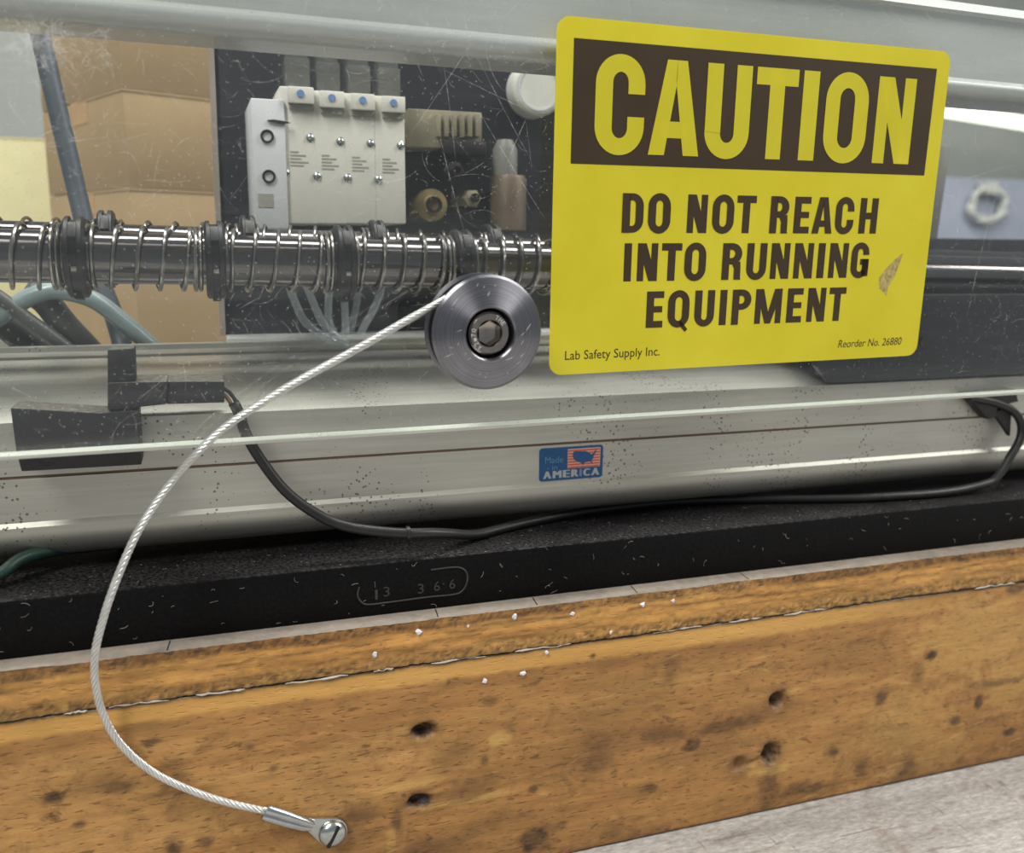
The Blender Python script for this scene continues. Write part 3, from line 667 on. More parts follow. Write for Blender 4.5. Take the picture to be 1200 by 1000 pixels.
# ------------------------------------------------------------------ fittings right of the valves
tb = (P(550, 172, 150).x, PYB, P(550, 172, 150).z)
tbk = thing('terminal_block', 'ribbed beige terminal block on the dark panel right of the valves', 'terminal block', tb)
MB().box(*vbox(478, 172, 565, 132, 145, PYB)).build('block_body', M['beige'], tbk, tb, bevel=.6)
for k in range(6):
    px = 512+k*9.2; MB().box(*vbox(px, 160, px+5, 134, 142, 145.2)).build('rib', M['beige'], tbk, tb, bevel=.3)
MB().box(*vbox(520, 180, 570, 166, 140, PYB)).build('base_step', M['dark'], tbk, tb, bevel=.5)
def fitting(px, py, r, L, mat_, name, label, cat, Y=135, axis='Y'):
    c = P(px, py, Y); t_ = thing(name, label, cat, (c.x, PYB, c.z-r))
    b = (c.x, PYB, c.z-r)
    MB().lathe([(.05, 0), (r*.55, 0), (r*.6, 3), (r, 3.5), (r, 10), (r*.75, 10.5), (r*.75, PYB-Y), (.05, PYB-Y)], 'Y', 6 if r < 6 else 24, c).build('body', mat_, t_, b)
    MB().lathe([(r*.35, -2), (r*.5, -2), (r*.5, .5), (r*.35, .5)], 'Y', 20, c).build('nozzle', M['dark'], t_, b)
    return t_
fitting(508, 240, 8, 20, M['brass'], 'brass_fitting', 'round pale brass fitting low on the panel right of valves', 'fitting')
fitting(556, 232, 4.5, 20, M['beige'], 'hex_fitting', 'small beige hexagon fitting between brass fitting and brown coil', 'fitting')
fitting(535, 200, 5, 20, M['dark'], 'push_fitting', 'dark push fitting under the beige terminal block', 'fitting')
cb = P(598, 205, 138)
cy = thing('solenoid_coil', 'brown solenoid coil with pale cap left of the sign', 'solenoid', (cb.x, PYB, -8))
mb = MB(); mb.lathe([(.05, -8), (9.5, -8), (9.5, 18), (8.5, 20), (.05, 20)], 'Z', 32, (cb.x+3, 150, 0)).build('coil', M['copper'], cy, (cb.x, PYB, -8))
mb = MB(); mb.lathe([(.05, 20), (6.5, 20), (6.5, 33), (4, 38), (.05, 38)], 'Z', 32, (cb.x+1, 150, 0)).build('cap', M['post'], cy, (cb.x, PYB, -8))
mb = MB(); mb.box(cb.x-4, cb.x+10, 157, PYB, -4, 12).build('bracket', M['dark'], cy, (cb.x, PYB, -8))
c = P(632, 103, 150)
dsc = thing('round_gauge', 'round white gauge half hidden behind the left edge of the sign', 'gauge', (c.x, PYB, c.z))
MB().lathe([(.05, 0), (12.5, 0), (13.8, 1.2), (14.2, 3), (14.2, 12), (.05, 12)], 'Y', 48, c).build('housing', M['white'], dsc, (c.x, PYB, c.z))
MB().lathe([(.05, 12), (5, 12), (5, PYB-150), (.05, PYB-150)], 'Y', 20, c).build('stem', M['brass'], dsc, (c.x, PYB, c.z))
MB().lathe([(10.6, -.5), (11.6, -.5), (11.6, .3), (10.6, .3)], 'Y', 48, c).build('bezel_ring', M['valve_grey'], dsc, (c.x, PYB, c.z))
# clear air tubes hanging under the shafts
tubes = [[(338, 325), (346, 355), (360, 380), (386, 398), (402, 405)], [(358, 322), (366, 352), (382, 384), (405, 402)], [(388, 325), (385, 352), (386, 378), (398, 402)], [(402, 325), (404, 360), (405, 385), (404, 404)], [(448, 330), (440, 358), (428, 380), (415, 404)], [(420, 325), (418, 356), (412, 382), (408, 404)]]
lbs = ['clear air tube curving furthest left below the front shaft', 'clear air tube, second from the left below the front shaft', 'clear air tube, third from the left below the front shaft', 'clear air tube hanging straight in the middle below the shaft', 'clear air tube furthest right, leaning back toward the bundle', 'clear air tube just left of the rightmost leaning tube']
for k, pts in enumerate(tubes):
    Y = 140+4.6*k; pp = spline([P(pts[0][0]+2, 270, Y+6)]+[P(a, b, Y) for a, b in pts]+[P(406, 407, Y)], 6)
    mb = MB(); mb.tube(pp, 2.0, 12); o = mb.build('air_tube', M['tube'], base=tuple(P(405, 405, Y))); tag(o, lbs[k], 'tube', 'clear air tubes below the shafts')

# ------------------------------------------------------------------ hoses at the left
def hose(name, pts, r, mat_, label, k=8, n=16, cat='hose'):
    pp = spline([P(*p) for p in pts], k); mb = MB(); mb.tube(pp, r, n); o = mb.build(name, mat_, base=tuple(pp[-1])); tag(o, label, cat); return o
hose('grey_hose', [(20, -60, 200), (44, 28, 198), (62, 105, 195), (82, 190, 192), (96, 250, 188), (112, 315, 180), (135, 375, 172), (150, 440, 160), (150, 520, 175)], 4.6, M['hose_grey'], 'grey hose slanting down in front of the cartons at upper left')
hose('teal_hose', [(-70, 500, 166), (-30, 400, 162), (8, 366, 158), (40, 346, 156), (70, 341, 155), (110, 352, 156), (145, 378, 158), (180, 408, 160), (190, 420, 162)], 4.2, M['hose_teal'], 'pale teal hose arching below the front shaft at left')
hose('dark_hose', [(-60, 310, 155), (0, 349, 155), (30, 372, 155), (75, 405, 156), (100, 428, 158), (140, 470, 165)], 3.2, M['hose_dark'], 'thin dark grey hose sloping down at the left edge')
hose('dark_hose', [(30, 340, 160), (52, 352, 162), (75, 380, 164), (105, 412, 168), (140, 450, 175)], 6.4, M['hose_dark'], 'thick dark grey hose sloping under the teal hose arch')
hose('dark_hose', [(-50, 340, 168), (0, 376, 170), (30, 400, 172), (70, 430, 175), (110, 470, 185)], 6.6, M['hose_dark'], 'thick dark hose lowest at the left edge beside the white block')

# ------------------------------------------------------------------ cartons behind on the bench
def carton(name, px, top_z, bot_z, Y, ang, sx, sy, mat_, label, grp=None, cat='carton', tape=True):
    c = P(px, 200, Y); R_ = Matrix.Translation((c.x, Y, 0)) @ Matrix.Rotation(radians(ang), 4, 'Z')
    t_ = thing(name, label, cat, (c.x, Y, bot_z), None, grp); b = (c.x, Y, bot_z)
    mb = MB(); mb.box(0, sx, 0, sy, bot_z, top_z, 0, R_); mb.build('box_body', mat_, t_, b, bevel=.8)
    if tape:
        mb = MB(); mb.box(-.3, sx+.3, sy*.4, sy*.6, top_z-14, top_z+.3, 0, R_); mb.build('tape', M['tape'], t_, b)
    mb = MB(); mb.box(-.4, sx+.4, -.4, sy*.5-.4, top_z-1.2, top_z+.4, 0, R_); mb.build('flap', mat_, t_, b)
    return t_
z1 = P(200, 107, 290).z; z2 = P(200, 222, 290).z
carton('cardboard_carton', 150, z2, ZBENCH, 290, 24, 260, 150, M['cardboard'], 'tall tan cardboard carton at the bottom of the stack behind the spring shafts', 'stacked cardboard cartons')
carton('cardboard_carton', 150, z1, z2+.5, 290, 24, 260, 150, M['cardboard'], 'flat tan cardboard carton in the middle of the stack', 'stacked cardboard cartons')
carton('cardboard_carton', 150, z1+70, z1+.5, 290, 24, 260, 150, M['cardboard'], 'tan cardboard carton topmost of the stack under the aluminium rail', 'stacked cardboard cartons')
cz = P(30, 162, 460).z
carton('cream_carton', -60, cz, ZBENCH, 460, 0, 125, 100, M['cream'], 'pale cream carton at the left edge beside the cardboard stack', tape=False)
p = P(15, 396, 150)
o = MB().prism_xz([xz(-60, 330, 186), xz(-8, 385, 186), xz(32, 420, 186), xz(32, 470, 186), xz(-60, 470, 186)], 186, 199).build('white_cover', M['white'], base=tuple(P(0, 470, 186)), bevel=1)
tag(o, 'white plastic cover with slanted edge at the left end of the machine', 'cover')

# ------------------------------------------------------------------ right-hand background
c0 = P(1086, 278, 176); c1 = P(1104, 170, 176)
po = thing('grey_post', 'narrow grey upright post right behind the sign', 'post', (c0.x+4, 180, st0[1]))
MB().prism_xz([(c0.x, st0[1]), (c0.x+9, st0[1]), (c1.x+7.5, c1.z), (c1.x, c1.z)], 176.2, 184).build('post_body', M['post'], po, (c0.x+4, 180, st0[1]), bevel=.4)
MB().prism_xz([(c0.x-3, st0[1]), (c0.x, st0[1]), (c1.x, c1.z), (c1.x-3, c1.z)], 176.2, 186).build('pale_edge', M['panel_edge'], po, (c0.x+4, 180, st0[1]))
a = P(1040, 118, 2300); b = P(1330, 166, 2300)
lt = thing('tube_light', 'bright fluorescent tube light glowing in the far right background', 'lamp', tuple(a.lerp(b, .5)))
mb = MB(); mb.tube([a, a.lerp(b, .5), b], 22, 16); mb.build('lit_tube', M['lit'], lt, tuple(a.lerp(b, .5)))
for q in (a, b):
    mb = MB(); mb.box(q.x-15, q.x+15, q.y-25, 2600, q.z-25, q.z+25); mb.build('end_bracket', M['white'], lt, tuple(a.lerp(b, .5)))
def far_box(name, px0, py0, px1, py1, Y, D, mat_, label, cat, zb=-1100):
    a = P(px0, py0, Y); b = P(px1, py1, Y); t_ = thing(name, label, cat, ((a.x+b.x)/2, Y, zb)); base = ((a.x+b.x)/2, Y, zb)
    MB().box(a.x, b.x, Y, Y+D, zb, a.z).build('cabinet_body', mat_, t_, base, bevel=8)
    MB().box(a.x+30, b.x-30, Y-12, Y+2, zb+60, a.z-40).build('door', mat_, t_, base, bevel=5)
    MB().box(b.x-80, b.x-60, Y-40, Y-10, a.z-240, a.z-120).build('handle', M['zinc'], t_, base, bevel=3)
far_box('steel_cabinet', 1060, 205, 1400, 500, 1780, 500, M['blue_grey'], 'blurred blue grey steel cabinet in the far right background', 'cabinet')
a = P(1158, 240, 1745)
dr = thing('coiled_hose', 'blurred pale hose coil hanging in the far right background', 'hose', (a.x, 1768, a.z))
mb = MB(); pts = [(a.x+(60+7*sin(k*.61))*cos(2*pi*k/40), 1745+6*sin(k*.37), a.z+(42+6*sin(k*.53))*sin(2*pi*k/40)) for k in range(121)]
mb.tube(pts, 6.5, 10); mb.build('coil', M['white'], dr, (a.x, 1768, a.z))
mb = MB(); mb.box(a.x-20, a.x+20, 1735, 1768, a.z+30, a.z+62); mb.build('hook', M['white'], dr, (a.x, 1768, a.z))

# ------------------------------------------------------------------ proximity sensor on the extrusion
SY = 24.0
sb = tuple(P(95, 545, SY))
sn = thing('proximity_sensor', 'dusty black sensor bracket behind the lower left of the clear guard', 'sensor', (sb[0], EY, sb[2]))
sbase = (sb[0], EY, sb[2])
MB().prism_xz([xz(25, 553, SY), xz(19, 530, SY), xz(12, 478, SY), xz(117, 484, SY), xz(162, 481, SY), xz(166, 545, SY)], SY, EY-.05).build('housing', M['plastic'], sn, sbase, bevel=.5)
MB().prism_xz([xz(126, 481, SY+1), xz(126, 410, SY+1), xz(157, 408, SY+1), xz(160, 481, SY+1)], SY+1, SY+12).build('upright', M['plastic'], sn, sbase, bevel=.5)
MB().prism_xz([xz(127, 480, SY-.5), xz(127, 449, SY-.5), xz(196, 447, SY-.5), xz(195, 474, SY-.5), xz(158, 478, SY-.5)], SY-.5, EY+4).build('arm', M['plastic'], sn, sbase, bevel=.5)
MB().prism_xz([xz(195, 474, SY+1), xz(196, 447, SY+1), xz(263, 447, SY+1), xz(263, 472, SY+1)], SY+1, EY+4).build('sensor_head', M['plastic'], sn, sbase, bevel=.5)
c = P(141, 447, SY+5)
MB().lathe([(.05, 2.2), (1.6, 2.0), (3.2, 1.2), (3.9, 0), (3.9, -1), (.05, -1)], 'Z', 24, c).build('domed_screw', M['dark'], sn, sbase)
c = P(138, 548, SY)
for px in (55, 138):
    c = P(px, 535, SY); MB().lathe([(2.8, -.15), (3.1, -.15), (3.1, .3), (2.8, .3)], 'Y', 32, (c.x, SY, c.z)).build('mounting_ring', M['plastic'], sn, sbase)
# its cable
zb_ = ZB1+2.12
pth = [P(259, 457, 31), P(268, 464, 31), P(279, 482, 30), P(288, 508, 29), P(305, 538, 29), P(335, 576, 27), P(372, 603, 24.5), P(410, 617, 22), P(450, 623.5, 20), P(490, 625, 20), P(530, 621.5, 25), P(580, 611, 36), P(640, 600, 46), P(700, 594, 52), P(790, 588, 54), P(880, 580, 47), P(960, 575, 38), P(1020, 577, 32), P(1080, 578, 29), P(1130, 569, 28), P(1170, 548, 28), P(1192, 522, 31), P(1197, 500, 33), P(1188, 483, 34), P(1165, 472, 34.5), P(1135, 466, 34.5)]
cable = thing('sensor_cable', 'black round sensor cable looping from the sensor along the black bar', 'cable', tuple(P(490, 625, 20)))
def lay(q):                                # the cable lies down on the bar where it passes under the extrusion
    if q.z > -118 or q.y < 16: return q.z
    k_ = min(max((q.y-20)/14, 0), 1)*min(1, (-118-q.z)/8); k_ = k_*k_*(3-2*k_); z_ = max(q.z, zb_); return z_+(zb_-z_)*k_
pp = spline(pth, 8); sh = pp[12:]
MB().tube([(q.x, q.y, lay(q)) for q in sh], 2.08, 14).build('sheath', M['rubber'], cable, tuple(P(490, 625, 20)))
MB().tube([Vector(q)+Vector((-.8, -.4, -.5)) for q in pp[:22]], .75, 8).build('conductor', M['wire_brown'], cable, tuple(P(490, 625, 20)), label='thin brown conductor')
MB().tube([Vector(q)+Vector((.8, .3, .6)) for q in pp[:22]], .75, 8).build('conductor', M['rubber'], cable, tuple(P(490, 625, 20)))
tie = P(478, 625, 20)
MB().lathe([(2.3, -.7), (2.75, -.7), (2.75, .7), (2.3, .7)], 'X', 20, (tie.x, tie.y, max(tie.z, zb_))).build('cable_band', M['rubber'], cable, tuple(P(490, 625, 20)))
# black cable clip at the right
CY = 36.0
cp = thing('cable_clip', 'black pointed plastic cable clip at the right under the guard edge', 'clip', (P(1165, 470, CY).x, EY, P(1165, 470, CY).z)); cpb = (P(1165, 470, CY).x, EY, P(1165, 470, CY).z)
MB().prism_xz([xz(1128, 461, CY), xz(1186, 455, CY), xz(1190, 470, CY), xz(1166, 476, CY), xz(1164, 488, CY), xz(1155, 491, CY), xz(1140, 474, CY)], CY-2, CY+3.9).build('clip_body', M['plastic'], cp, cpb, bevel=.4)
MB().prism_xz([xz(1164, 486, CY), xz(1176, 474, CY), xz(1183, 478, CY), xz(1181, 511, CY), xz(1174, 500, CY)], CY-1.5, CY+1).build('tail', M['plastic'], cp, cpb, bevel=.3)
c = P(1120, 470, 60)
pc = thing('end_cover', 'dark stepped end cover on the extrusion top behind the lower right of the guard', 'cover', (P(1060, 476, 60).x, 60, -75))
pcb = (P(1060, 476, 60).x, 60, -75)
bx0 = P(955, 462, 34).x; bzt = P(1150, 345, 34).z
MB().prism_xz([(bx0+8, -78), (bx0, -70), (bx0, -52), (bx0+14, -46), (bx0+44, -44), (bx0+44, bzt), (bx0+330, bzt), (bx0+330, -78)], 34, 38.3).build('cover_plate', M['navy'], pc, pcb, bevel=.6)
MB().box(bx0+6, bx0+330, 75, 122, -66.95, -48).build('block_body', M['dark'], pc, pcb, bevel=1)
MB().box(bx0+6, bx0+330, 38.3, 75, -66.95, -52).build('web', M['dark'], pc, pcb, bevel=.5)
for k in range(3):
    MB().lathe([(.05, -1.4), (2.6, -1.4), (3, -.9), (3, .2), (.05, .2)], 'Y', 6, (bx0+60+k*70, 34, -60)).build('hex_bolt', M['dark'], pc, pcb)
# thin green hose at far left under the extrusion
hose('green_hose', [(-60, 690, 30), (-5, 675, 30), (25, 655, 36), (60, 646, 44), (110, 640, 56), (150, 636, 66)], 2.3, M['green'], 'dark green hose in the gap under the extrusion at far left', cat='hose')

# ------------------------------------------------------------------ clear guard, hung from an aluminium rail
GR = Matrix.Rotation(atan2(0.0382, 1), 3, 'Z') @ Matrix.Rotation(0.0414, 3, 'X')
GI = GR.inverted()
def G(px, py, off=0.0):                    # guard-frame point (x, z) at local depth off
    d = fwd + right*((px-600)/FOC) - up*((py-500)/FOC); o = GI @ CAM; dl = GI @ d
    return o+dl*((off-o.y)/dl.y)
GT = 6.0
zg = 0.5*(G(150, 531).z+G(1000, 476).z)
guard = thing('clear_guard', 'large scratched clear plastic guard sheet hanging over the spring shafts', 'guard', (0, 0, 0), GR)
mb = MB(); mb.box(-360, 520, 0, GT, zg+1.4, 150)
mb.build('sheet', M['guard'], guard, smooth=0)
mb = MB(); mb.extrude_x([(0.0, zg+1.4), (0.7, zg+.2), (1.2, zg), (GT-1.0, zg), (GT, zg+1.0), (GT, zg+1.4)], -360, 520); mb.build('lower_edge', M['guard_edge'], guard, smooth=30, label='polished pale lower edge of the guard')
# scratches: thin curved cuts in the front face, too many to count
mb = MB(); rs = random.Random(11)
def cut(px, py, ang, L, w_, bend):
    c = G(px, py); pts = []
    n = 6
    for i in range(n+1):
        s_ = (i/n-.5)*L; x = c.x+s_*cos(ang)-bend*(s_*s_/L)*sin(ang); z = c.z+s_*sin(ang)+bend*(s_*s_/L)*cos(ang); pts.append((x, z, w_*(1-(2*i/n-1)**2)+.02))
    dx, dz = -sin(ang), cos(ang); vs = []
    for x, z, ww in pts: vs += [(x-dx*ww/2, -0.02, z-dz*ww/2), (x+dx*ww/2, -0.02, z+dz*ww/2)]
    mb.add(vs, [(2*i, 2*i+2, 2*i+3, 2*i+1) for i in range(n)])
zones = [(0, 30, 75, 60, 150), (30, 35, 130, 80, 130), (80, 60, 240, 250, 50), (250, 60, 640, 260, 120), (0, 60, 90, 240, 50), (1110, 110, 1200, 440, 60), (250, 330, 500, 400, 40), (620, 2, 1190, 30, 20), (0, 400, 640, 520, 80), (1000, 20, 1200, 100, 30), (250, 0, 640, 60, 40)]
for x0, y0, x1, y1, n_ in zones:
    for _ in range(int(n_*1.3)):
        a_ = rs.choice([rs.gauss(0.0, .12), rs.gauss(.7, .4), rs.gauss(-1.1, .3), rs.uniform(-1.5, 1.5)])
        cut(rs.uniform(x0, x1), rs.uniform(y0, y1), a_, rs.choice([2, 3, 4, 6, 9, 16])*rs.uniform(.6, 1.4), rs.uniform(.06, .16), rs.uniform(-.9, .9))
for (xa, ya, xb, yb) in ((505, 75, 640, 140), (555, 60, 625, 195), (480, 160, 560, 40), (510, 140, 545, 280), (590, 200, 620, 130), (8, 85, 60, 55), (45, 170, 130, 160), (280, 362, 305, 348), (1170, 210, 1130, 380), (1112, 215, 1200, 190), (160, 470, 210, 430), (520, 70, 535, 190), (560, 130, 640, 260)):
    A_, B_ = G(xa, ya), G(xb, yb); cx, cy_ = (xa+xb)/2, (ya+yb)/2
    cut(cx, cy_, atan2(B_.z-A_.z, B_.x-A_.x), (B_-A_).length, .22, rs.uniform(-.06, .06))
mb.build('scratches', M['scratch'], guard, smooth=0, kind='stuff')
rail = thing('guard_rail', 'wide brushed aluminium rail across the top behind the clear guard', 'rail', (0, 0, 0), GR)
zr0 = 0.5*(G(250, 38, GT).z+G(1180, 112, GT).z); zr1 = G(1200, 24, GT).z
pr = [(GT+4, zr1), (GT+4, zr0+7.2), (GT+.6, zr0+5.2), (GT+.1, zr0+4)]
for k in range(1, 9): a_ = k/8*pi/2; pr.append((GT+.1+7*(1-cos(a_)), zr0+4-5.5*sin(a_)))
pr += [(GT+30, zr0-1.5), (GT+34, zr0+3), (GT+34, zr1+6), (GT+8, zr1+6), (GT+1, zr1+1)]
mb = MB(); mb.extrude_x(pr, -475, 805); mb.build('rail_body', M['alu_rail'], rail, smooth=30)
for x, lb in ((-470, 'aluminium frame post carrying the left end of the top rail'), (775, 'aluminium frame post carrying the right end of the top rail')):
    yc = (GR @ Vector((x+12, GT+18, zr0))).y
    fp = thing('frame_post', lb, 'post', (x+12, yc, ZBENCH))
    MB().box(x, x+24, yc-12, yc+12, ZBENCH+8, zr0-2.2).build('upright', M['alu_rail'], fp, (x+12, yc, ZBENCH), bevel=.6)
    MB().box(x-10, x+34, yc-22, yc+22, ZBENCH, ZBENCH+8).build('foot_plate', M['alu_rail'], fp, (x+12, yc, ZBENCH), bevel=.6)

# ------------------------------------------------------------------ caution sign on the guard
SR = GR @ Matrix.Rotation(-0.0106, 3, 'Y')
sign = thing('caution_sign', 'big yellow and brown safety label with bold lettering stuck on the guard', 'sign', (0, 0, 0), SR)
SW, SH = 89.0, 63.45
def rr(x0, x1, z0, z1, r, n=6):
    o = []
    for cx, cz_, a0 in ((x1-r, z1-r, 0), (x0+r, z1-r, 90), (x0+r, z0+r, 180), (x1-r, z0+r, 270)):
        for k in range(n+1): a_ = radians(a0+90*k/n); o.append((cx+r*cos(a_), cz_+r*sin(a_)))
    return o
MB().prism_xz(rr(-SW, SW, -SH, SH, 5.0), -0.45, -0.04).build('sign_plate', M['yellow'], sign, smooth=0)
def flat(mb, poly, y, mi=0): mb.add([(x, y, z) for x, z in poly], [tuple(range(len(poly)))], mi)
mb = MB(); flat(mb, [(-82.5, 14.0), (81.9, 13.8), (82.3, 56.4), (-82.5, 56.5)], -0.50); mb.build('heading_panel', M['sign_brown'], sign, smooth=0)
# condensed bold capitals drawn from strips: unit height, width w, stem s, bar h
def arc_out(w_, z0, z1, rx, rz, n=9):      # counter-clockwise outline from right-middle through top, left, bottom
    o = []
    for cx, cz_, a0 in ((w_-rx, z1-rz, 0), (rx, z1-rz, 90), (rx, z0+rz, 180), (w_-rx, z0+rz, 270)):
        for k in range(n+1): a_ = radians(a0+90*k/n); o.append((cx+rx*cos(a_), cz_+rz*sin(a_)))
    return o
def ring(w_, s, h, z0=0.0, z1=1.0):
    rx = w_/2; O = arc_out(w_, z0, z1, rx, min(rx*1.0, (z1-z0)/2)); ri = rx-s
    I = [(x+s, z) for x, z in arc_out(w_-2*s, z0+h, z1-h, ri, min(ri*1.15, (z1-z0)/2-h))]
    return O, I
def strip(O, I, a, b): return [[O[i], O[i+1], I[i+1], I[i]] for i in range(a, b)]
def rect(x0, x1, z0, z1): return [[(x0, z0), (x1, z0), (x1, z1), (x0, z1)]]
def glyph(ch, w_, s, h):
    q = []
    if ch == 'I': return rect(0, w_, 0, 1)
    if ch == 'T': return rect(0, w_, 1-h*1.05, 1)+rect(w_/2-s/2, w_/2+s/2, 0, 1)
    if ch == 'E': return rect(0, s, 0, 1)+rect(0, w_, 1-h, 1)+rect(0, w_*.97, 0, h)+rect(0, w_*.92, .5-h*.42, .5+h*.5)
    if ch == 'H': return rect(0, s, 0, 1)+rect(w_-s, w_, 0, 1)+rect(0, w_, .5-h*.5, .5+h*.5)
    if ch == 'N': return rect(0, s*.86, 0, 1)+rect(w_-s*.86, w_, 0, 1)+[[(0, 1), (s*1.12, 1), (w_, 0), (w_-s*1.12, 0)]]
    if ch == 'M': return rect(0, s*.88, 0, 1)+rect(w_-s*.88, w_, 0, 1)+[[(0, 1), (s*1.15, 1), (w_/2+s*.42, 0), (w_/2-s*.42, 0)], [(w_, 1), (w_/2+s*.42, 0), (w_/2-s*.42, 0), (w_-s*1.15, 1)]]
    if ch == 'A':
        a = s*1.22; c_ = w_/2
        return [[(0, 0), (s*.98, 0), (c_+.01, .80), (c_, 1), (c_-a/2, 1)], [(w_, 0), (c_+a/2, 1), (c_, 1), (c_-.01, .80), (w_-s*.98, 0)]]+rect(s*.75, w_-s*.75, .185, .36)
    if ch in 'OQC' or ch == 'G':
        O, I = ring(w_, s, h, -.018, 1.018); N = len(O)
        if ch in 'OQ':
            q = strip(O, I, 0, N-1)+[[O[-1], O[0], I[0], I[-1]]]
            if ch == 'Q': q += [[(w_*.50, .10), (w_*.62, .17), (w_*1.0-.03, -.07), (w_*.84, -.15)]]
            return q
        q = strip(O, I, 0, N-1); zt_, zb_2 = (.62, .385) if ch == 'C' else (.66, .36)
        q += [[(w_-s, I[0][1]), O[0], (w_, zt_), (w_-s, zt_)]]
        if ch == 'C': q += [[O[-1], I[-1], (w_-s, zb_2), (w_, zb_2)]]
        else: q += rect(w_-s, w_, .04, .54)+rect(w_*.52, w_, .54-h*.9, .54)+[[O[-1], I[-1], (w_-s, .4), (w_, .4)]]
        return q
    if ch == 'U':
        O, I = ring(w_, s, h, -.018, 1.018); n = 10
        q = strip(O, I, 20, 39)
        return q+[[(0, 1), O[20], I[20], (s, 1)], [(w_, 1), (w_-s, 1), I[39], O[39]]]
    if ch in 'DRP':
        z0 = 0 if ch == 'D' else .42
        rx = w_*.52; H_ = 1-z0; O = []; I = []
        for cz_, a0 in ((z0+min(rx, H_/2), 270), (1-min(rx, H_/2), 0)):
            for k in range(10):
                a_ = radians(a0+90*k/9); O.append((w_-rx+rx*cos(a_), cz_+min(rx, H_/2)*sin(a_)))
        ri = rx-s; rz = min(ri*1.2, H_/2-h*.95)
        for cz_, a0 in ((z0+h*.95+rz, 270), (1-h*.95-rz, 0)):
            for k in range(10):
                a_ = radians(a0+90*k/9); I.append((w_-s-ri+ri*cos(a_), cz_+rz*sin(a_)))
        O = [(s*.9, z0)]+O+[(s*.9, 1)]; I = [(s*.9, z0+h*.95)]+I+[(s*.9, 1-h*.95)]
        q = strip(O, I, 0, len(O)-1)+rect(0, s, 0, 1)
        if ch == 'R': q += [[(w_*.42, .46), (w_*.93, .50), (w_-.03, .36), (w_*.965, .04), (w_, 0), (w_-s*1.02, 0), (w_-s*1.04, .30), (w_*.52, .42)]]
        return q
def line(mb, items, zt_, zb2, s, h, y):
    H_ = zt_-zb2
    for ch, x0, x1 in items:
        w_ = (x1-x0)/H_
        for k, poly in enumerate(glyph(ch, w_, s if ch != 'I' else w_, h)): flat(mb, [(x0+u*H_, zb2+v*H_) for u, v in poly], y-0.012*(k % 6 if len(poly) == 4 and k < 6 else 6))
mb = MB()
line(mb, [('C', -73.5, -53.4), ('A', -51.2, -29.5), ('U', -27.3, -7.5), ('T', -5.3, 14.0), ('I', 16.4, 23.9), ('O', 27.7, 48.8), ('N', 53.3, 72.5)], 51.8, 18.1, .205, .178, -0.55)
mb.build('heading_lettering', M['yellow'], sign, smooth=0)
mb = MB()
line(mb, [('D', -60.8, -51.8), ('O', -49.8, -40.1), ('N', -32.7, -23.8), ('O', -21.5, -11.6), ('T', -10.4, -1.4), ('R', 5.4, 14.3), ('E', 17.0, 24.9), ('A', 26.1, 36.2), ('C', 37.5, 46.9), ('H', 49.9, 59.2)], 4.05, -10.4, .232, .185, -0.50)
line(mb, [('I', -59.2, -56.0), ('N', -53.5, -44.7), ('T', -43.0, -34.1), ('O', -32.8, -23.1), ('R', -15.6, -6.5), ('U', -4.2, 5.3), ('N', 7.4, 16.5), ('N', 18.8, 28.2), ('I', 30.5, 34.1), ('N', 36.4, 46.0), ('G', 47.7, 57.0)], -14.3, -28.6, .232, .185, -0.50)
line(mb, [('E', -48.6, -41.0), ('Q', -39.1, -29.4), ('U', -27.0, -17.9), ('I', -15.4, -12.1), ('P', -9.6, -0.6), ('M', 1.5, 14.4), ('E', 17.1, 24.9), ('N', 27.3, 36.5), ('T', 38.2, 46.9)], -32.6, -46.7, .232, .185, -0.50)
mb.build('message_lettering', M['sign_brown'], sign, smooth=0)
mb = MB(); fit_text(mb, 'Lab Safety Supply Inc.', -82.6, -41.7, -58.9, -54.3, -0.50); mb.build('supplier_print', M['sign_brown'], sign, smooth=0)
mb = MB(); fit_text(mb, 'Reorder No. 26880', 45.2, 79.4, -58.3, -55.0, -0.50, shear=.15); mb.build('order_print', M['sign_brown'], sign, smooth=0)
mb = MB(); flat(mb, [(75.1, -18.7), (73.4, -19.5), (69.8, -22.3), (66.6, -25.3), (63.6, -29.0), (64.3, -33.4), (66.5, -34.9), (68.5, -36.5), (69.0, -32.8), (71.8, -28.5), (73.4, -24.0)], -0.50); mb.build('scuffed_patch', M['scuff'], sign, smooth=0, label='leaf shaped scuffed bare patch')

# ------------------------------------------------------------------ pulley on the guard
OF = -24.5; pcn = G(572.5, 390.5, OF); rF = 0.5*((G(570, 321, OF)-G(570, 456, OF)).length)
pulley = thing('cable_pulley', 'turned steel pulley wheel bolted on the front of the clear guard', 'pulley', (0, 0, 0), GR)
pulley.matrix_world = Matrix.Translation((GR @ Vector((pcn.x, 0, pcn.z)))*S) @ GR.to_4x4()
rb = 8.6
yF, yR = OF, OF+11.0
prof = [(rb, yF+8), (rb, yF-1.9), (rb+.5, yF-2.4), (rF-.9, yF), (rF, yF+.8), (rF, yF+1.6), (rF-5.2, yF+3.0), (rF-5.2, yR-3.0), (rF-1.1, yR-1.85), (rF, yR-1.5), (rF, yR-.6), (rF-.9, yR), (5.2, yR), (5.2, yF+8)]
MB().lathe(prof, 'Y', 128, mis=[1 if i in (5, 6, 7) else 0 for i in range(len(prof))]).build('wheel', [M['turned'], M['dark']], pulley, smooth=25)  # groove faces take the dark material, painting shade between the flanges
MB().lathe([(4.8, yR), (9, yR), (9, -2.0), (12, -2.0), (12, 0), (4.8, 0)], 'Y', 40).build('spacer', M['zinc'], pulley)
yH = yF-1.4; rh = 7.35
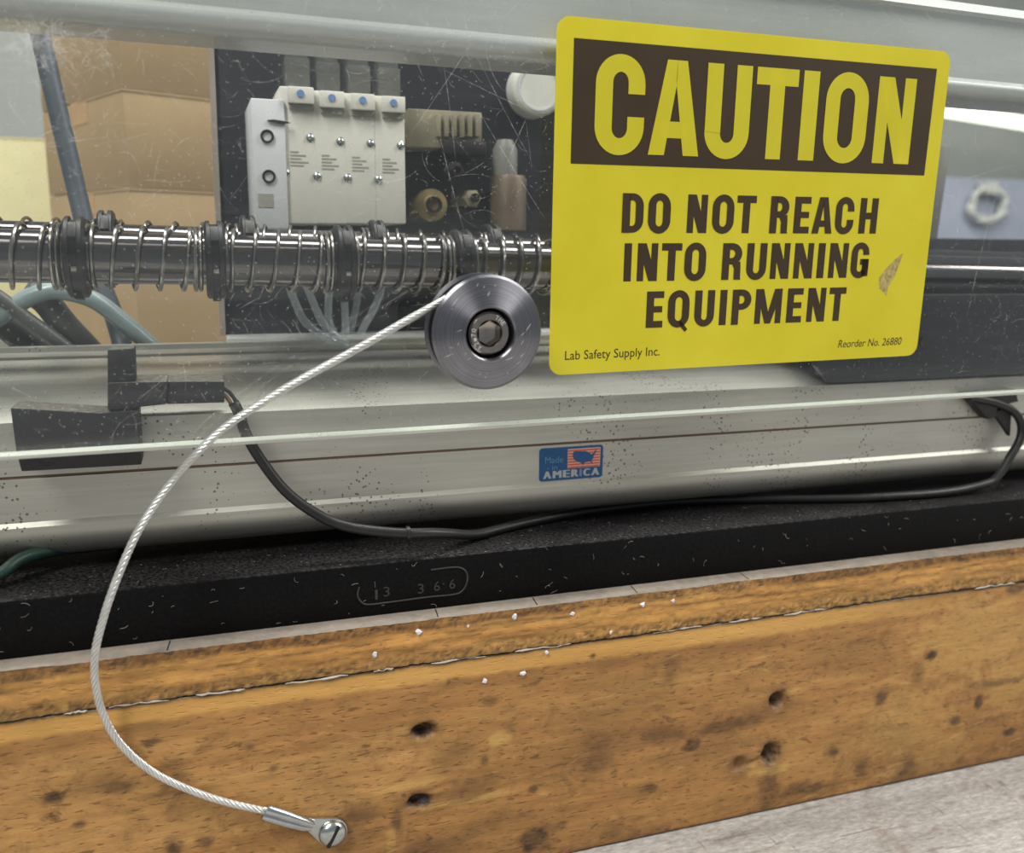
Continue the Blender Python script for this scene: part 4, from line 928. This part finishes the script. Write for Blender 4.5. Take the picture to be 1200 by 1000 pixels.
hx = [(3.9*cos(radians(30+60*k)), 3.9*sin(radians(30+60*k))) for k in range(6)]
mb = MB(); mb.lathe([(4.3, yH+.45), (4.6, yH), (rh-.7, yH), (rh, yH+.7), (rh, yF+7.5), (3.9, yF+7.5)], 'Y', 60, closed=False)
n = 6; o = len(mb.v)
mb.v += [(4.35*cos(radians(30+60*k)), yH+.4, 4.35*sin(radians(30+60*k))) for k in range(6)]+[(x, yH+5.0, z) for x, z in [(4.2*cos(radians(30+60*k)), 4.2*sin(radians(30+60*k))) for k in range(6)]]+[(0, yH+6.2, 0)]
mb.f += [(o+k, o+(k+1) % 6, o+6+(k+1) % 6, o+6+k) for k in range(6)]+[(o+6+k, o+6+(k+1) % 6, o+12) for k in range(6)]; mb.mi += [0]*12
bolt = mb.build('socket_bolt', M['bolt'], pulley, smooth=25)
mb = MB(); mb.lathe([(.05, yF+7.5), (4.7, yF+7.5), (4.7, 0), (.05, 0)], 'Y', 24); mb.build('bolt_shank', M['bolt'], pulley)
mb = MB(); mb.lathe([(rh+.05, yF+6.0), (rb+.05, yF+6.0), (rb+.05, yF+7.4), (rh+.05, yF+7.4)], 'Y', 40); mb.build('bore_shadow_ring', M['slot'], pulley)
mb = MB()
def stamp(s_, a_mid, step):
    for i, ch in enumerate(s_):
        a_ = radians(a_mid)-(i-(len(s_)-1)/2)*radians(step)
        def xf(p, a_=a_):
            x, z = p[0], p[2]; rx = 5.05+z
            return (rx*cos(a_)+x*sin(a_), yH-.03, rx*sin(a_)-x*cos(a_))
        fit_text(mb, ch, -.55, .55, 0, 1.55 if ch != '-' else .9, 0, xf=xf)
stamp('A2-70', 200, 16); stamp('THE', 50, 15)
mb.build('stamping', M['engrave'], bolt, smooth=0)

mb = MB(); rp = random.Random(3)
def facey(r): return yF-2.4+(r-rb-.5)*2.4/(rF-.9-rb-.5)-.02
for k in range(26):
    r_, a_ = rp.uniform(rb+1.5, rF-2.5), rp.uniform(0, 6.28); L = rp.choice([.6, .8, 1.2, 2, 3.4]); d_ = rp.gauss(.9, .25); w_ = rp.uniform(.05, .11)
    x, z = r_*cos(a_), r_*sin(a_); vs = []
    for i in range(5):
        px_, pz_ = x+(i/4-.5)*L*cos(d_), z+(i/4-.5)*L*sin(d_); rr_ = min(max(sqrt(px_*px_+pz_*pz_), rb+.6), rF-1); ww = w_*(1-abs(i/2-1))+.02
        for sg in (-1, 1): vs.append((px_-sg*ww*sin(d_), facey(rr_), pz_+sg*ww*cos(d_)))
    mb.add(vs, [(2*i, 2*i+2, 2*i+3, 2*i+1) for i in range(4)])
mb.build('scratches', M['engrave'], pulley, smooth=0, kind='stuff')
# ------------------------------------------------------------------ steel cable with crimped eye
ctr = Vector((pcn.x, OF+5.5, pcn.z)); rg = rF*55/66.5
loc = []
for a_ in range(-40, 118, 6): loc.append(ctr+Vector((rg*cos(radians(a_)), 0, rg*sin(radians(a_)))))
gp = [GR @ v for v in loc]
gpt = lambda px, py, off: GR @ G(px, py, off)
gp += [gpt(510, 357.5, -19), gpt(470, 379.5, -17), gpt(420, 408, -14.5), (gpt(340, 452, -10)), gpt(285, 486, -7), gpt(258, 505.5, -5.5), gpt(232, 530, -5.0)]
gp += [P(200, 566, -3.5), P(165, 617, -5), P(140, 671, -6), P(121, 725, -6), P(110.5, 775, -4), P(116.5, 825, -1.5), P(137, 867, 0.5), P(173, 901, 1.5), P(215, 923, 2.2), P(262, 939.5, 2.6), P(312, 951, 2.4)]
core = resample(spline(gp, 10), 0.9)
cbl = thing('wire_cable', 'twisted steel wire cable running from the pulley to the wooden beam', 'cable', tuple(core[-1])); cb_ = tuple(core[-1])
def frames(pts):
    nrm = Vector((0, -1, 0)); fr = []
    for i, p in enumerate(pts):
        tg = (pts[min(i+1, len(pts)-1)]-pts[max(i-1, 0)]).normalized(); nrm = (nrm-tg*nrm.dot(tg)).normalized(); fr.append((p, nrm.copy(), tg.cross(nrm)))
    return fr
fr = frames(core); RC = 1.42
mb = MB()
for sidx in range(6):
    pts = []
    for i, (p, n_, b_) in enumerate(fr):
        a_ = sidx*pi/3+i*0.9/13.0*2*pi; pts.append(p+(n_*cos(a_)+b_*sin(a_))*RC*.66)
    mb.tube(pts, RC*.335, 8)
mb.tube(core, RC*.38, 6)
mb.build('wire_strands', M['rope'], cbl, cb_, smooth=60)
FY = 1.2
e0 = P(310, 951.5, FY); e1 = P(362, 968, FY); dr_ = (e1-e0).normalized(); nz = Vector((0, -1, 0)); sd = dr_.cross(nz).normalized()
mb = MB()
for off in (1.25, -1.25): mb.tube([e0+sd*off, e0+dr_*1.0+sd*off, e0+dr_*9+sd*off, e1-dr_*2.0+sd*off*.8, e1+dr_*1.5+sd*off*.5], [1.7, 2.0, 2.0, 1.75, 1.1], 16)
mb.build('crimp_sleeve', M['zinc'], cbl, cb_)
mb = MB(); mb.tube([e0-dr_*1.0-sd*1.0, e0+dr_*1-sd*1.1], [.7, .9], 10); mb.build('rope_tail', M['rope'], cbl, cb_)
ec = P(389, 974.5, BY-1.2)
b0 = P(358, 962, FY); b1 = P(355, 972, FY)
cand = [(b0.x, b0.z), (b1.x, b1.z)]+[(ec.x+5.9*cos(2*pi*k/40), ec.z+5.9*sin(2*pi*k/40)) for k in range(40)]
def hull(pts):
    pts = sorted(pts); o = []
    for seq in (pts, pts[::-1]):
        h = []
        for p in seq:
            while len(h) > 1 and (h[-1][0]-h[-2][0])*(p[1]-h[-2][1])-(h[-1][1]-h[-2][1])*(p[0]-h[-2][0]) <= 0: h.pop()
            h.append(p)
        o += h[:-1]
    return o
mb = MB(); poly = hull(cand)
mb.prism_xz(poly, BY-2.2, BY-.4); mb.build('eye_lug', M['zinc'], cbl, cb_, bevel=.3)
scw = thing('slotted_screw', 'zinc slotted pan head screw fixing the cable eye to the beam', 'screw', (ec.x, BY, ec.z)); sc = (ec.x, BY, ec.z)
ch_ = (ec.x, BY-2.2, ec.z)
mb = MB(); mb.lathe([(.05, -3.3), (1.6, -3.25), (3.3, -2.9), (4.8, -1.9), (5.4, -.7), (5.4, 0), (.05, 0)], 'Y', 40, ch_); mb.build('screw_head', M['zinc'], scw, sc)
sa = radians(62); mb = MB(); R_ = Matrix.Translation(ch_) @ Matrix.Rotation(-sa, 4, 'Y')
mb.box(-4.5, 4.5, -3.36, -1.6, -.6, .6, 0, R_); mb.build('slot', M['slot'], scw, sc, smooth=0)
mb = MB(); mb.lathe([(.05, -.4), (2.2, -.4), (2.2, 12), (.05, 12)], 'Y', 16, (ec.x, BY, ec.z)); mb.build('shank', M['zinc'], scw, sc)
